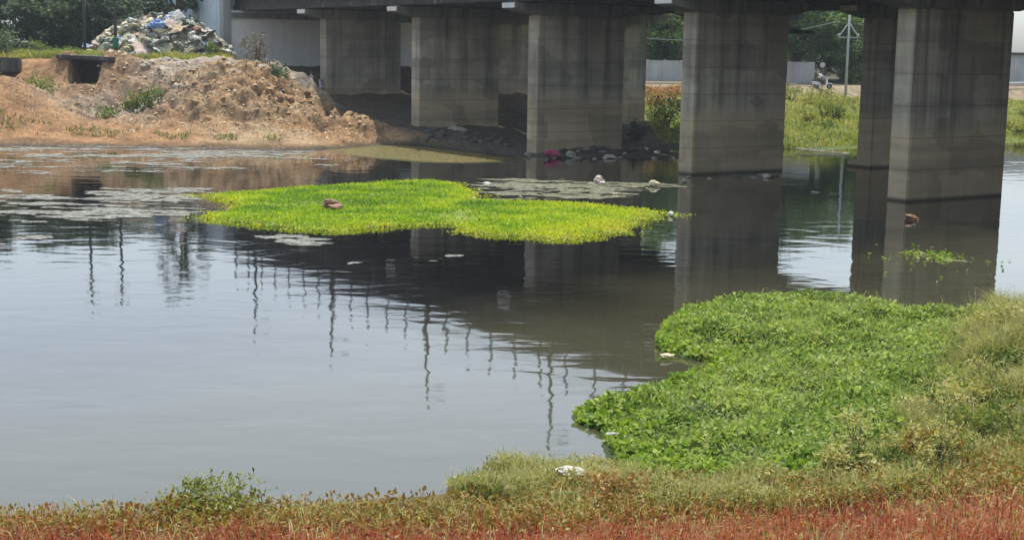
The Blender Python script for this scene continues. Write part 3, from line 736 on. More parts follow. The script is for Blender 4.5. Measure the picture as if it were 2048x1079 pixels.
V, Fc = matbase('lime', LIME, 0.16, lime_h, None, 0.45, 41, shrink=0.25)
root = empty('floating_weed', (0, 52, 0), label='bright lime green weed island floating mid-river', cat='floating weed', kind='stuff')
o = link('weed_bed', np_mesh('weed_bed', V, Fc), MAT['limebase'], root, True); o.matrix_parent_inverse = Matrix.Translation(root.location).inverted()
rng = np.random.default_rng(5)
P = scatter(LIME, 60000, rng); D = polydist(P[:, 0], P[:, 1], LIME)
lk = (D - 0.2 + (fbm(P[:, 0]*1.6, P[:, 1]*1.6, 41, 4)-.5)*.9 + rng.normal(0, .06, len(P)) > 0) & ((fbm(P[:, 0]*.55, P[:, 1]*.9, 44, 4) > 0.38) | (rng.random(len(P)) < 0.25)); P, D = P[lk], D[lk]
hz = lime_h(P[:, 0], P[:, 1], D)
P3 = np.column_stack([P+rng.normal(0, .10, P.shape), hz-0.03+rng.random(len(P))*0.07])
age = np.clip(0.28 + 0.5*np.exp(-D/0.8) + 0.25*sstep(-2, 4, P[:, 0]) + 0.9*(fbm(P[:, 0]*.7, P[:, 1]*1.2, 48, 3)-.5) + rng.normal(0, .1, len(P)), 0, 1)
m_ = len(P)*3//4
V, Fc, tt = merge(leaves(P3[:m_], 0.10, rng, 0.4, 0.6, tint=age[:m_]), blades(P3[m_:], 0.14, rng, 0.04, 0.6, tint=age[m_:]))
edge_ = np.vstack([LIME[rng.integers(len(LIME), size=2600)] + rng.normal(0, .5, (2600, 2))*np.array([.75, .6])]); edge_ = edge_[polydist(edge_[:, 0], edge_[:, 1], LIME) < .9]
V, Fc, tt = merge((V, Fc, tt), leaves(np.column_stack([edge_, np.full(len(edge_), .012)+.03*rng.random(len(edge_))]), 0.09, rng, 0.15, 0.6, tint=rng.uniform(.4, 1, len(edge_))))
o = link('weed_leaves', np_mesh('weed_leaves', V, Fc, tt), MAT['lime'], root); o.matrix_parent_inverse = Matrix.Translation(root.location).inverted()

# ------------------------------------------------------------------ scum on the water
def scum(poly_px, thr, mat, label, seed, sx=0.08, sy=0.16, stretch=(0.28, 0.9), z=0.012):
    poly = pxpoly(poly_px); lo, hi = poly.min(0), poly.max(0)
    xs = np.arange(lo[0], hi[0], sx); ys = np.arange(lo[1], hi[1], sy)
    X, Y = np.meshgrid(xs, ys)
    n = fbm(X*stretch[0], Y*stretch[1], seed, 5) + 0.8*(fbm(X*1.3, Y*2.8, seed+9, 4)-.5)
    D = polydist(X, Y, poly); n = n - 0.3*np.exp(-D/0.8)
    keep = inpoly(X, Y, poly) & (n > thr)
    ny, nx = X.shape; i = np.arange(ny-1)[:, None]*nx+np.arange(nx-1)[None, :]
    kf = keep[:-1, :-1] & keep[1:, :-1] & keep[:-1, 1:] & keep[1:, 1:]
    Fc = np.stack([i, i+1, i+nx+1, i+nx], -1)[kf]
    idx, inv = np.unique(Fc, return_inverse=True)
    Z = z + 0.05*np.clip(n-thr, 0, 1)
    V = np.stack([X, Y, Z], -1).reshape(-1, 3)[idx]
    o = link('floating_scum', np_mesh('scum', V, inv.reshape(-1, 4), np.clip((n-thr)/0.09, 0, 1).ravel()[idx]), mat, None, True)
    return tag(o, label, 'scum', kind='stuff')
scum([(-60, 288), (300, 290), (660, 294), (640, 308), (480, 320), (250, 326), (-60, 332)], 0.44, MAT['scum'], 'grey scum band along the left shore below the orange earth', 50)
scum([(-60, 340), (200, 338), (420, 342), (400, 352), (150, 356), (-60, 352)], 0.53, MAT['scum'], 'thin grey scum streaks off the left shore', 55)
scum([(-60, 374), (200, 374), (430, 376), (455, 396), (415, 412), (330, 438), (200, 446), (60, 440), (-60, 430)], 0.46, MAT['scum'], 'pale broken scum patches left of the lime weed', 60)
scum([(930, 366), (1100, 362), (1340, 364), (1400, 372), (1340, 384), (1240, 398), (1120, 405), (1000, 402), (960, 390)], 0.40, MAT['scum2'], 'pale greenish scum and debris right behind the lime weed', 70)
scum([(470, 466), (620, 466), (720, 474), (700, 494), (560, 500), (470, 486)], 0.53, MAT['scum'], 'small scum streaks just below the lime weed', 80)
scum([(660, 520), (780, 508), (930, 506), (940, 520), (820, 530), (680, 534)], 0.46, MAT['scum'], 'narrow pale scum streak in the dark bridge reflection', 85)
scum([(1800, 500), (1860, 490), (1930, 505), (1940, 530), (1860, 545), (1810, 530)], 0.43, MAT['scum2'], 'yellowish floating scraps in front of the nearest pier', 90)
scum([(1190, 735), (1230, 738), (1330, 712), (1300, 722), (1230, 748)], 0.3, MAT['scum'], 'thin pale floating line beside the creeper tip', 95)
scum([(2005, 325), (2060, 318), (2060, 345), (2010, 345)], 0.42, MAT['scum'], 'pale foam patch at the right edge beyond the nearest pier', 97)
scum([(1570, 296), (1700, 292), (1700, 318), (1640, 312), (1570, 318)], 0.40, MAT['scum2'], 'pale green algae edge below the far grassy bank', 99)
scum([(-60, 300), (420, 304), (760, 318), (700, 338), (300, 345), (-60, 345)], 0.52, MAT['scum'], 'faint scattered scum flecks on the brown reflection near the left shore', 51)
scum([(-60, 395), (120, 400), (420, 392), (420, 425), (260, 452), (60, 455), (-60, 450)], 0.49, MAT['scum'], 'second layer of grey scum flecks left of the lime weed', 64)
scum([(-60, 470), (100, 468), (130, 490), (-60, 505)], 0.47, MAT['scum'], 'small scum streak at the left edge above the mirrored poles', 66)
scum([(940, 355), (1150, 352), (1200, 366), (1140, 398), (1000, 404), (930, 385)], 0.44, MAT['scum2'], 'denser debris scum close behind the lime weed', 73)
MUD = pxpoly([(640, 300), (700, 294), (760, 289), (830, 290), (920, 300), (1040, 317), (1020, 325), (930, 328), (840, 326), (740, 318), (670, 310)])
V, Fc = matbase('mud', MUD, 0.2, lambda X, Y, sd: 0.008+0.02*sstep(0, 1.5, sd), None, 0.5, 77)
md = polydist(V[:, 0], V[:, 1], MUD)*np.where(inpoly(V[:, 0], V[:, 1], MUD), 1, 0)
tag(link('mud_bar', np_mesh('mud_bar', V, Fc, np.clip(md/1.1, 0, 1)), MAT['mud'], None, True), 'olive wet mud bar beside the earth mound', 'mud', kind='structure')

rng = np.random.default_rng(91)
W = np.vstack([at(1850, 508)[:2] + rng.normal(0, 1, (110, 2))*np.array([.45, .35]), at(1890, 519)[:2] + rng.normal(0, 1, (60, 2))*np.array([.3, .25]), at(1868, 525)[:2] + rng.normal(0, 1, (60, 2))*np.array([1.2, 1.6])])
V, Fc, tt = leaves(np.column_stack([W, .012+.02*rng.random(len(W))]), 0.12, rng, .1, .6)
tag(link('weed_scraps', np_mesh('weed_scraps', V, Fc, tt), MAT['creeper_yellow'] if 'creeper_yellow' in MAT else MAT['lime']), 'loose yellow-green weed scraps floating in front of the nearest pier', 'floating weed', kind='stuff')
# ------------------------------------------------------------------ creeper mat and near bank plants
HYA = pxpoly([(1312, 690), (1330, 650), (1370, 625), (1450, 607), (1550, 597), (1640, 600), (1720, 607), (1800, 622), (1860, 632), (1930, 640), (2010, 640), (2100, 650), (2100, 760), (1980, 860), (1840, 960), (1600, 1010), (1300, 1000), (1250, 935), (1215, 895), (1210, 862), (1160, 847), (1148, 832), (1200, 810), (1290, 795), (1340, 765), (1420, 745), (1445, 726), (1380, 718), (1330, 708)])
def hya_h(X, Y, sd):
    g = np.maximum(height(X, Y, False), 0)
    return g + 0.03 + 0.22*sstep(0, 1.6, sd) + 0.30*(fbm(X*1.3, Y*1.3, 15, 3)-.4)*sstep(0, 1.0, sd)
V, Fc = matbase('hya', HYA, 0.16, hya_h, None, 0.25, 43)
root = empty('creeper_mat', (5, 27, 0), label='large green creeper mat spreading over the water from the near bank', cat='creeper', kind='stuff')
inv = Matrix.Translation(root.location).inverted()
o = link('creeper_bed', np_mesh('creeper_bed', V, Fc), MAT['hyabase'], root, True); o.matrix_parent_inverse = inv
rng = np.random.default_rng(6)
P = scatter(HYA, 125000, rng); D = polydist(P[:, 0], P[:, 1], HYA)
hz = hya_h(P[:, 0], P[:, 1], D)
dens = fbm(P[:, 0]*1.7, P[:, 1]*1.7, 91, 2)
keep = (dens > 0.34) | (rng.random(len(P)) < 0.45); P, D, hz, dens = P[keep], D[keep], hz[keep], dens[keep]
lift = rng.random(len(P))**1.5*(0.09+0.32*np.clip(dens-0.35, 0, 1))
P3 = np.column_stack([P, hz-0.03+lift])
edge = D + rng.normal(0, .25, len(D)) < 0.55
lft = (P[:, 0] < 5.0)
ye = edge & lft & (rng.random(len(P)) < 0.8)
a1 = leaves(P3[~ye], 0.085*(0.7+0.6*dens[~ye]), rng, 0.5, 0.6, hexa_leaf=True)
V, Fc, tt = a1
o = link('creeper_leaves', np_mesh('creeper_leaves', V, Fc, tt), MAT['creeper'], root); o.matrix_parent_inverse = inv
V, Fc, tt = leaves(P3[ye], 0.10, rng, 0.35, 0.75, hexa_leaf=True)
o = link('young_leaves', np_mesh('young_leaves', V, Fc, tt), MAT['creeper_yellow'], root); o.matrix_parent_inverse = inv
km = rng.choice(len(P3), 3500, replace=False); kk = fbm(P[km, 0]*.9, P[km, 1]*.9, 95, 3); km = km[(kk > .5) & (D[km] > .6)]
V, Fc, tt = blades(P3[km]+np.array([0, 0, .05]), 0.26, rng, 0.016, 0.8)
o = link('grass_in_creeper', np_mesh('grass_in_creeper', V, Fc, tt), MAT['pale_weed'], root); o.matrix_parent_inverse = inv
# stems poking through
k = rng.choice(len(P3), 2500, replace=False)
V, Fc, tt = blades(P3[k], 0.2, rng, 0.014, 0.8)
o = link('creeper_stems', np_mesh('creeper_stems', V, Fc, tt), MAT['creeper_yellow'], root); o.matrix_parent_inverse = inv

def ground_pts(poly, n, rng):
    P = scatter(poly, n, rng); return np.column_stack([P, np.maximum(height(P[:, 0], P[:, 1]), 0.0)])
# dry yellow-green grass of the near bank
GR = pxpoly([(2120, 640), (1985, 632), (1940, 660), (1880, 740), (1850, 820), (1780, 920), (1620, 985), (1430, 1000), (1300, 985), (1230, 950), (1200, 930), (1000, 935), (895, 965), (905, 1010), (1100, 1040), (1500, 1090), (2150, 1090)])
rng = np.random.default_rng(8)
P = ground_pts(GR, 78000, rng)
tall = (0.20 + 0.30*sstep(5, 9, P[:, 0])*sstep(17, 21, P[:, 1])*(1-.45*sstep(9.5, 11.5, P[:, 0])))*(0.25+1.7*np.clip(fbm(P[:, 0]*1.5, P[:, 1]*1.5, 61, 3)*1.8-.4, 0, 1)) + .06
cl = fbm(P[:, 0]*1.4, P[:, 1]*1.4, 63, 3)
sel = cl + rng.normal(0, .08, len(P)) > 0.44
A = blades(P[sel], tall[sel], rng, 0.011, 0.5)
PL = P[~sel].copy(); PL[:, 2] += rng.random(len(PL))*tall[~sel]*0.8
Bq = leaves(PL, 0.065, rng, 0.6, 0.4)
V, Fc, tt = merge(A, Bq)
tag(link('bank_grass', np_mesh('bank_grass', V, Fc, tt), MAT['drygrass']), 'dry yellow-green grass and weeds on the near bank at right', 'grass', kind='stuff')
# the same bank running on to the right, and grass behind the fringe
BR = np.array([(10.5, 31), (14, 33.5), (22, 41), (38, 50), (38, 34), (24, 22), (12, 14), (7.5, 13.5), (8.5, 17), (10, 22)])
P = ground_pts(BR, 42000, rng)
V, Fc, tt = merge(blades(P[::2], 0.3+0.4*fbm(P[::2, 0]*.8, P[::2, 1]*.8, 67, 3), rng, 0.016, 0.5), leaves(P[1::2]+np.array([0, 0, .12]), 0.09, rng, 0.6, 0.45))
tag(link('bank_grass', np_mesh('bank_grass', V, Fc, tt), MAT['drygrass']), 'dry grass on the near bank running on past the right picture edge', 'grass', kind='stuff')
# russet fringe in front
RU = np.array([(-14, 16.9), (-6.5, 17.1), (-4.5, 17.4), (-1.2, 17.6), (1.0, 17.8), (4.0, 17.4), (7, 17.4), (11, 17.2), (12, 8.5), (-14, 8.5)])
P = ground_pts(RU, 75000, rng)
red = rng.random(len(P)) < sstep(17.6, 15.6, P[:, 1] + 1.6*(fbm(P[:, 0]*.8, P[:, 1]*.8, 72, 3)-.5)) *0.85+0.05
PO = P[~red]; P = P[red]
V, Fc, tt = merge(blades(PO[::2], 0.14+0.25*fbm(PO[::2, 0], PO[::2, 1], 75, 3), rng, 0.013, 0.7), leaves(PO[1::2]+np.array([0, 0, .08]), 0.07, rng, 0.6, 0.45))
tag(link('olive_grass', np_mesh('olive_grass', V, Fc, tt), MAT['drygrass']), 'olive and straw coloured grass mixed into the reddish fringe', 'grass', kind='stuff')
V, Fc, tt = blades(P, 0.12+0.2*fbm(P[:, 0], P[:, 1], 71, 3), rng, 0.014, 0.6)
tag(link('russet_grass', np_mesh('russet_grass', V, Fc, tt), MAT['russet']), 'reddish brown grass fringe along the bottom edge', 'grass', kind='stuff')
RG = np.array([(-14, 16.9), (-6.5, 17.1), (-4.5, 17.5), (-1.2, 17.9), (1.0, 18.6), (4.0, 18.4), (7, 18.6), (11, 19.2), (11, 16.5), (-14, 16.2)])
P = ground_pts(RG, 16000, rng); P[:, 2] += rng.random(len(P))*0.22
V, Fc, tt = leaves(P, 0.075, rng, 0.6, 0.5)
tag(link('mixed_weeds', np_mesh('mixed_weeds', V, Fc, tt), MAT['russet_green']), 'low brownish green weeds between water and russet grass', 'weeds', kind='stuff')
# far bank grass
FG = np.array([(9.5, 91), (19, 90.5), (36, 102), (60, 113), (60, 140), (38, 132), (20, 124), (10, 122)])
P = ground_pts(FG, 26000, rng)
V, Fc, tt = blades(P, 0.2+0.5*np.clip(fbm(P[:, 0]*.3, P[:, 1]*.3, 73, 3)*2-.5, 0, 1), rng, 0.08, 0.7)
tag(link('far_grass', np_mesh('far_grass', V, Fc, tt), MAT['fargrass']), 'yellow-green grass covering the far bank behind the bridge', 'grass', kind='stuff')
LG = np.array([(-50, 102), (-20, 101), (-22, 108), (-50, 112)])
P = ground_pts(LG, 12000, rng)
V, Fc, tt = blades(P, 0.25+0.55*fbm(P[:, 0]*.6, P[:, 1]*.6, 77, 3), rng, 0.08, 0.5)
tag(link('verge_grass', np_mesh('verge_grass', V, Fc, tt), MAT['fargrass']), 'green verge grass along the left bank road', 'grass', kind='stuff')

# weeds that stand out on the near bank
def weed(px, py, w, h, mat, label, seed, n=500, ls=0.09, name='weed_bush'):
    q = at(px, py, 0.1); return shrub(name, q[0], q[1], w, h, MAT[mat], label, seed, n=n, ls=ls, z=max(0.0, float(height(q[0], q[1])))-0.03, cat='weed', nst=9)
weed(420, 1024, 1.3, 0.52, 'pale_weed', 'yellow-green weed tuft standing at the water edge, bottom left', 21, 1500, 0.07)
weed(365, 1030, 0.8, 0.36, 'russet_green', 'low brownish weed beside the yellow-green tuft, bottom left', 22, 500, 0.07)
weed(1985, 715, 1.3, 0.75, 'drygrass', 'tall yellowish weed bush at the right edge near the nearest pier reflection', 23, 1300, 0.10)
weed(2040, 720, 1.5, 0.85, 'drygrass', 'tallest yellowish weed bush, cut by the right picture edge', 24, 1500, 0.10)
weed(2010, 800, 1.2, 0.6, 'shrub', 'dark green bush in the middle of the right bank weeds', 25, 1300, 0.10)
weed(1940, 880, 1.2, 0.75, 'drygrass', 'yellow-green bush low on the right bank', 26, 1100, 0.09)
weed(2030, 960, 1.2, 0.7, 'shrub', 'green bush at the lower right corner', 27, 1000, 0.09)
weed(1860, 985, 0.9, 0.55, 'russet_green', 'dull brown-green bush in front of the right bank weeds', 28, 800, 0.08)
weed(1700, 1000, 0.9, 0.45, 'drygrass', 'pale dry tuft below the creeper mat', 29, 800, 0.08)
weed(1880, 655, 0.7, 0.22, 'tree_green', 'broad dark-leaved plant at the back edge of the creeper mat', 30, 60, 0.24)
weed(1240, 1020, 1.0, 0.42, 'straw', 'fluffy pinkish straw tuft at the bottom centre', 31, 900, 0.07)
weed(1000, 985, 1.0, 0.28, 'shrub', 'low green weeds with a white scrap, left of the creeper mat', 32, 700, 0.08)

rng = np.random.default_rng(33)
RW = pxpoly([(2060, 660), (1960, 680), (1900, 760), (1850, 850), (1760, 930), (1600, 985), (1700, 1030), (2060, 1060)])
for i, (x, y) in enumerate(scatter(RW, 44, rng)):
    dry = i % 3 != 0
    shrub('weed_tuft', x, y, rng.uniform(.45, 1.0), rng.uniform(.35, .8), MAT['drygrass' if dry else 'shrub'],
          'yellowish feathery weed tuft among the right bank weeds' if dry else 'leafy green weed tuft among the right bank weeds', 500+i, n=520, ls=0.07,
          group='yellowish weed tufts on the right bank' if dry else 'green weed tufts on the right bank', cat='weed', z=max(0, float(height(x, y)))-.02, ratio=0.35)

# ------------------------------------------------------------------ rocks, clods and rubble
MAT['clod'] = mat_plain('earth_clod', (0.22, 0.13, 0.065), (0.42, 0.28, 0.14), 2.5, 0.95, 0.6)
MAT['stone'] = mat_plain('grey_rubble', (0.24, 0.22, 0.19), (0.48, 0.45, 0.40), 2.5, 0.9, 0.5)
MAT['darkstone'] = mat_plain('dark_wet_rubble', (0.045, 0.042, 0.04), (0.13, 0.12, 0.11), 2.5, 0.85, 0.5)
def rock_mesh(seed, flat=0.7, sub=2):
    rng = np.random.default_rng(seed); bm = bmesh.new()
    bmesh.ops.create_icosphere(bm, subdivisions=sub, radius=1.0)
    dirs = rng.normal(size=(9, 3)); dirs /= np.linalg.norm(dirs, axis=1)[:, None]; off = rng.uniform(0.55, 0.95, 9)
    for v in bm.verts:
        p = np.array(v.co)
        for dd, f in zip(dirs, off):
            q = p@dd
            if q > f: p = p - dd*(q-f)
        p += rng.normal(0, 0.03, 3); p[2] *= flat; v.co = p.tolist()
    return bm_mesh('rock', bm)
ROCKS = {k: [rock_mesh(200+i+j*10, 0.65) for i in range(4)] for j, k in enumerate(('clod', 'stone', 'darkstone'))}
for k, L in ROCKS.items():
    for m in L: m.materials.append(MAT[k])
def rock(kind, x, y, r, rng, name, label, group, sink=0.3, z=None):
    o = link(name, ROCKS[kind][int(rng.integers(4))])
    sx, sy, sz = r*rng.uniform(0.8, 1.4), r*rng.uniform(0.8, 1.3), r*rng.uniform(0.7, 1.2)
    o.location = (float(x), float(y), (float(height(x, y)) if z is None else z)+sz*(-0.15 if kind != 'darkstone' else 0.15))
    o.scale = (sx, sy, sz); o.rotation_euler = (float(rng.normal(0, .25)), float(rng.normal(0, .25)), float(rng.uniform(0, 6.28)))
    return tag(o, label, 'rock' if kind != 'clod' else 'clod', group)
rng = np.random.default_rng(12)
poly = np.array([(-22, 86.5), (-9, 88.2), (-8.5, 90), (-11.5, 93), (-15, 96.5), (-22, 98)])
for x, y in scatter(poly, 210, rng): rock('clod', x, y, rng.uniform(0.06, 0.12)+0.25*rng.random()**3, rng, 'earth_clod', 'brown earth clod on the dug-up mound in front of the first piers', 'earth clods on the dug-up mound')
poly = np.array([(-31, 90), (-23, 90), (-22, 94.5), (-25, 95), (-28, 92.5)])
for x, y in scatter(poly, 120, rng): rock('stone', x, y, rng.uniform(0.06, 0.14)+0.25*rng.random()**3, rng, 'rubble_stone', 'pale rubble stone below the dark culvert hole', 'pale rubble stones below the culvert')
poly = np.array([(-26, 97.2), (-15.5, 94.5), (-15, 96.8), (-25, 100.5)])
for x, y in scatter(poly, 90, rng): rock('stone', x, y, rng.uniform(0.07, 0.16)+0.25*rng.random()**3, rng, 'rubble_stone', 'grey rubble stone on the broken road edge before the white abutment', 'grey rubble along the broken road edge')
for P in ([(-5.8, 88.5), (-1, 82.5), (0.2, 83), (-0.5, 90), (-5, 94)], [(1.2, 81.2), (9.0, 82.6), (9.6, 84.2), (1.5, 83.6)]):
    for x, y in scatter(np.array(P), 36, rng): rock('darkstone', x, y, rng.uniform(0.12, 0.38), rng, 'rubble_stone', 'dark rubble lump at the shaded foot of the bridge piers', 'dark rubble under the bridge')
# loose chips, straw and weeds that nobody could count
def chips(P, size, rng):
    n = len(P); s = (np.broadcast_to(size, (n,))*rng.uniform(.4, 1.5, n))[:, None, None]
    base = np.array([[1, 0, 0], [-.5, .87, 0], [-.5, -.87, 0], [0.1, 0, .8]])[None]
    A = base*rng.uniform(.5, 1.2, (n, 4, 1)); th = rng.uniform(0, 6.28, n)
    c, sn = np.cos(th)[:, None], np.sin(th)[:, None]
    V = np.stack([A[..., 0]*c-A[..., 1]*sn, A[..., 0]*sn+A[..., 1]*c, A[..., 2]], -1)*s + P[:, None, :]
    i = np.arange(n)[:, None]*4
    return V.reshape(-1, 3), np.concatenate([i+np.array([[0, 1, 3]]), i+np.array([[1, 2, 3]]), i+np.array([[2, 0, 3]])]), np.repeat(rng.random(n), 4)
def mat_chip(name, cols):
    t = NT(name); n = len(cols)
    return t.done(t.ramp(t.attr('tint'), [((i+.5)/n, c) for i, c in enumerate(cols)]), 0.95, None, 0.1)
MAT['chips'] = mat_chip('loose_soil_chips', [(0.11, 0.07, 0.045), (0.22, 0.14, 0.08), (0.30, 0.21, 0.125), (0.36, 0.29, 0.20), (0.21, 0.185, 0.15)])
rng = np.random.default_rng(18)
def onground(poly, n):
    P = scatter(np.array(poly, float), n, rng); return np.column_stack([P, height(P[:, 0], P[:, 1])-0.02])
Pm = onground([(-24, 85.5), (-12, 84.5), (-7.8, 88), (-8, 90), (-11, 93), (-14.5, 97), (-27, 101), (-31, 97), (-31, 89)], 9000)
V, Fc, tt = chips(Pm, 0.03+0.16*rng.random(len(Pm))**4, rng)
tag(link('loose_soil', np_mesh('loose_soil', V, Fc, tt), MAT['chips']), 'loose soil crumbs and stone chips over the dug-up bank', 'soil', kind='stuff')
Ps = onground([(-36, 84), (-12, 83.5), (-8, 88.5), (-12, 93), (-20, 97), (-36, 96)], 3500)
V, Fc, tt = blades(Ps, 0.22, rng, 0.035, 1.2)
tag(link('dry_straw', np_mesh('dry_straw', V, Fc, tt), mat_leaf('dead_straw', [(0.14, 0.09, 0.05), (0.30, 0.22, 0.12), (0.44, 0.36, 0.22)], 0.15, 0.4, 0.4, tcol=(1, 1, .9))), 'dead straw and twigs strewn over the earth bank', 'straw', kind='stuff')
Pw = onground([(-36, 84.2), (-13, 83.6), (-13, 84.8), (-36, 85.6)], 2200); Pw = Pw[fbm(Pw[:, 0]*.7, Pw[:, 1]*.7, 66, 3) > .52]
V, Fc, tt = blades(Pw, 0.2, rng, 0.04, 0.7)
tag(link('shore_weeds', np_mesh('shore_weeds', V, Fc, tt), MAT['shrub']), 'sparse green weeds along the left waterline', 'weeds', kind='stuff')
q = at(905, 268, 0.5); o = rock('stone', q[0]+0.3, q[1]+0.2, 0.62, rng, 'boulder', 'largest grey boulder leaning in the shade of the third pier from the right bank', None, 0.1)
o['label'] = 'grey boulder alone at the foot of the pier left of the pink bag'

# ------------------------------------------------------------------ culvert
cu = empty('culvert', (-29.4, 98.8, 3.3), 0.0, label='broken concrete culvert with a dark square opening in the left bank', cat='culvert')
bm = bmesh.new(); add_box(bm, (0.05, 0.0, 1.62), (3.9, 3.6, 0.28), 0.0, Matrix.Rotation(0.03, 4, 'Y')); bevel(bm, 0.06, 2)
link('slab', bm_mesh('slab', bm), MAT['deck'], cu)
for c_, s_ in (((-1.13, 0.2, 0.2), (0.3, 3.0, 2.55)), ((1.13, 0.2, 0.2), (0.3, 3.0, 2.55)), ((0, 1.75, 0.2), (1.94, 0.2, 2.55))):
    bm = bmesh.new(); add_box(bm, c_, s_); link('side_wall', bm_mesh('side_wall', bm), MAT['deck'], cu)
cb = empty('broken_kerb', (-36.3, 97.6, 3.9), 0.0, label='broken dark concrete block lying at the left edge beside the road', cat='concrete block')
bm = bmesh.new(); add_box(bm, (0, 0, 0.45), (4.6, 1.2, 1.0), 0.05); bevel(bm, 0.12, 2); link('block', bm_mesh('block', bm), MAT['deck'], cb)
bm = bmesh.new(); add_box(bm, (0.2, -0.8, -0.55), (4.8, 0.8, 0.35), 0.02); bevel(bm, 0.06, 2); link('footing', bm_mesh('footing', bm), MAT['darkmetal'], cb)

# ------------------------------------------------------------------ poles
def pole(name, x, y, z, H, label, green=False):
    r = empty(name, (x, y, z-0.3), label=label, cat='pole')
    bm = bmesh.new(); add_tube(bm, [(0, 0, 0), (0, 0, H*.5), (0, 0, H)], [0.12, 0.10, 0.075], 10); link('shaft', bm_mesh('shaft', bm), MAT['pole'], r, True)
    bm = bmesh.new(); add_box(bm, (0, 0, H-0.35), (1.1, 0.09, 0.09)); add_box(bm, (0, 0, H-1.2), (0.7, 0.08, 0.08)); link('cross_arm', bm_mesh('cross_arm', bm), MAT['pole'], r)
    for k in (-0.45, 0.45, 0.0):
        bm = bmesh.new(); zz = H-0.3 if k else H
        add_tube(bm, [(k, 0, zz), (k, 0, zz+0.09), (k, 0, zz+0.2)], [0.05, 0.075, 0.03], 8); link('insulator', bm_mesh('insulator', bm), MAT['pole'], r, True)
    if green:
        bm = bmesh.new(); add_tube(bm, [(0, 0, 1.15), (0, 0, 1.22), (0, 0, 1.85), (0, 0, 1.95)], [0.12, 0.22, 0.22, 0.12], 12); link('green_box', bm_mesh('green_box', bm), MAT['greenpaint'], r)
    return r
q = atY(170, 108, 104); pole('utility_pole', q[0], q[1], float(height(q[0], q[1])), 8.7, 'dark utility pole left of the pole with the green box')
q = atY(232, 108, 104); pole('utility_pole', q[0], q[1], float(height(q[0], q[1])), 8.6, 'dark utility pole with a small green box around it', True)
q = atY(1692, 172, 130); r = empty('utility_pole', (q[0], q[1], float(height(q[0], q[1]))-0.2), label='pale white utility pole with branching arms behind the bridges', cat='pole')
bm = bmesh.new(); add_tube(bm, [(0, 0, 0), (0, 0, 4), (0, 0, 8.3)], [0.13, 0.11, 0.08], 10); link('shaft', bm_mesh('shaft', bm), MAT['whitepole'], r, True)
bm = bmesh.new()
for s in (-1, 1):
    add_tube(bm, [(0, 0, 6.9), (s*0.9, 0, 5.6)], 0.06, 6); add_box(bm, (s*0.45, 0, 5.55), (0.95, 0.10, 0.10))
link('cross_arm', bm_mesh('cross_arm', bm), MAT['whitepole'], r)
for s in (-1, 1):
    bm = bmesh.new(); add_tube(bm, [(s*0.9, 0, 5.6), (s*0.9, 0, 5.9)], [0.09, 0.05], 8); link('insulator', bm_mesh('insulator', bm), MAT['whitepole'], r, True)
bm = bmesh.new(); n = 14; p0 = np.array([q[0]-0.9, q[1], 9.0]); p1 = np.array([q[0]-24, q[1]+4, 8.0])
add_tube(bm, [p0*(1-t)+p1*t - np.array([0, 0, 1.4*4*t*(1-t)]) for t in np.linspace(0, 1, n)], 0.03, 5)
tag(link('overhead_wire', bm_mesh('wire', bm), MAT['whitepole']), 'thin pale sagging wire running left from the white utility pole', 'wire')

# ------------------------------------------------------------------ rubbish heap by the blue wall
hx, hy = -27.0, 109.5
def heap_h(X, Y):
    d = ((X-hx)/6.2)**2+((Y-hy)/5.0)**2
    return np.maximum(0, 1-d)**1.0*(3.25+1.5*(fbm(X*.5, Y*.5, 81, 4)-.5)) + (0.6*(fbm(X*1.3, Y*1.3, 83, 3)-.5) + 0.5*(fbm(X*3.1, Y*3.1, 85, 2)-.5))*(d < 1)
xs = np.arange(hx-7.5, hx+7.5, 0.18); ys = np.arange(hy-5.3, hy+5.3, 0.2); X, Y = np.meshgrid(xs, ys)
Z = height(X, Y, False)-0.15+heap_h(X, Y); ny, nx = X.shape; i = np.arange(ny-1)[:, None]*nx+np.arange(nx-1)[None, :]
t = NT('rubbish_heap_mix'); p = t.geo.outputs['Position']
vo = t.n.new('ShaderNodeTexVoronoi'); vo.inputs['Scale'].default_value = 2.6; vo.inputs['Randomness'].default_value = 1.0
wp = t.n.new('ShaderNodeVectorMath'); wp.operation = 'ADD'; t.l.new(p, wp.inputs[0])
nn = t.n.new('ShaderNodeTexNoise'); nn.inputs['Scale'].default_value = 1.7; nn.inputs['Detail'].default_value = 3; t.l.new(p, nn.inputs['Vector']); t.l.new(nn.outputs[1], wp.inputs[1])
t.l.new(t.map(wp.outputs[0], (1, 1, 1.7)), vo.inputs['Vector'])
cc = t.ramp(t.sep(vo.outputs['Color'])[0], [(0.0, (0.10, 0.10, 0.07)), (0.2, (0.30, 0.28, 0.19)), (0.4, (0.46, 0.42, 0.25)), (0.55, (0.34, 0.35, 0.31)), (0.7, (0.58, 0.56, 0.48)), (0.85, (0.12, 0.15, 0.10)), (1.0, (0.45, 0.43, 0.36))])
cc = t.mix(1.0, cc, t.ramp(t.noise(p, 6, 5, 0.7), [(0.3, 0.6), (0.7, 1.2)]), 'MULTIPLY')
MAT['heap'] = t.done(cc, 0.9, t.bump(t.math('ADD', vo.outputs['Distance'], t.noise(p, 5, 5, 0.7)), 1.0, 0.25), 0.2)
tag(link('rubbish_heap', np_mesh('heap', np.stack([X, Y, Z], -1).reshape(-1, 3), np.stack([i, i+1, i+nx+1, i+nx], -1).reshape(-1, 4)), MAT['heap'], None, True), 'large pale heap of dumped rubbish in front of the blue wall', 'rubbish heap')
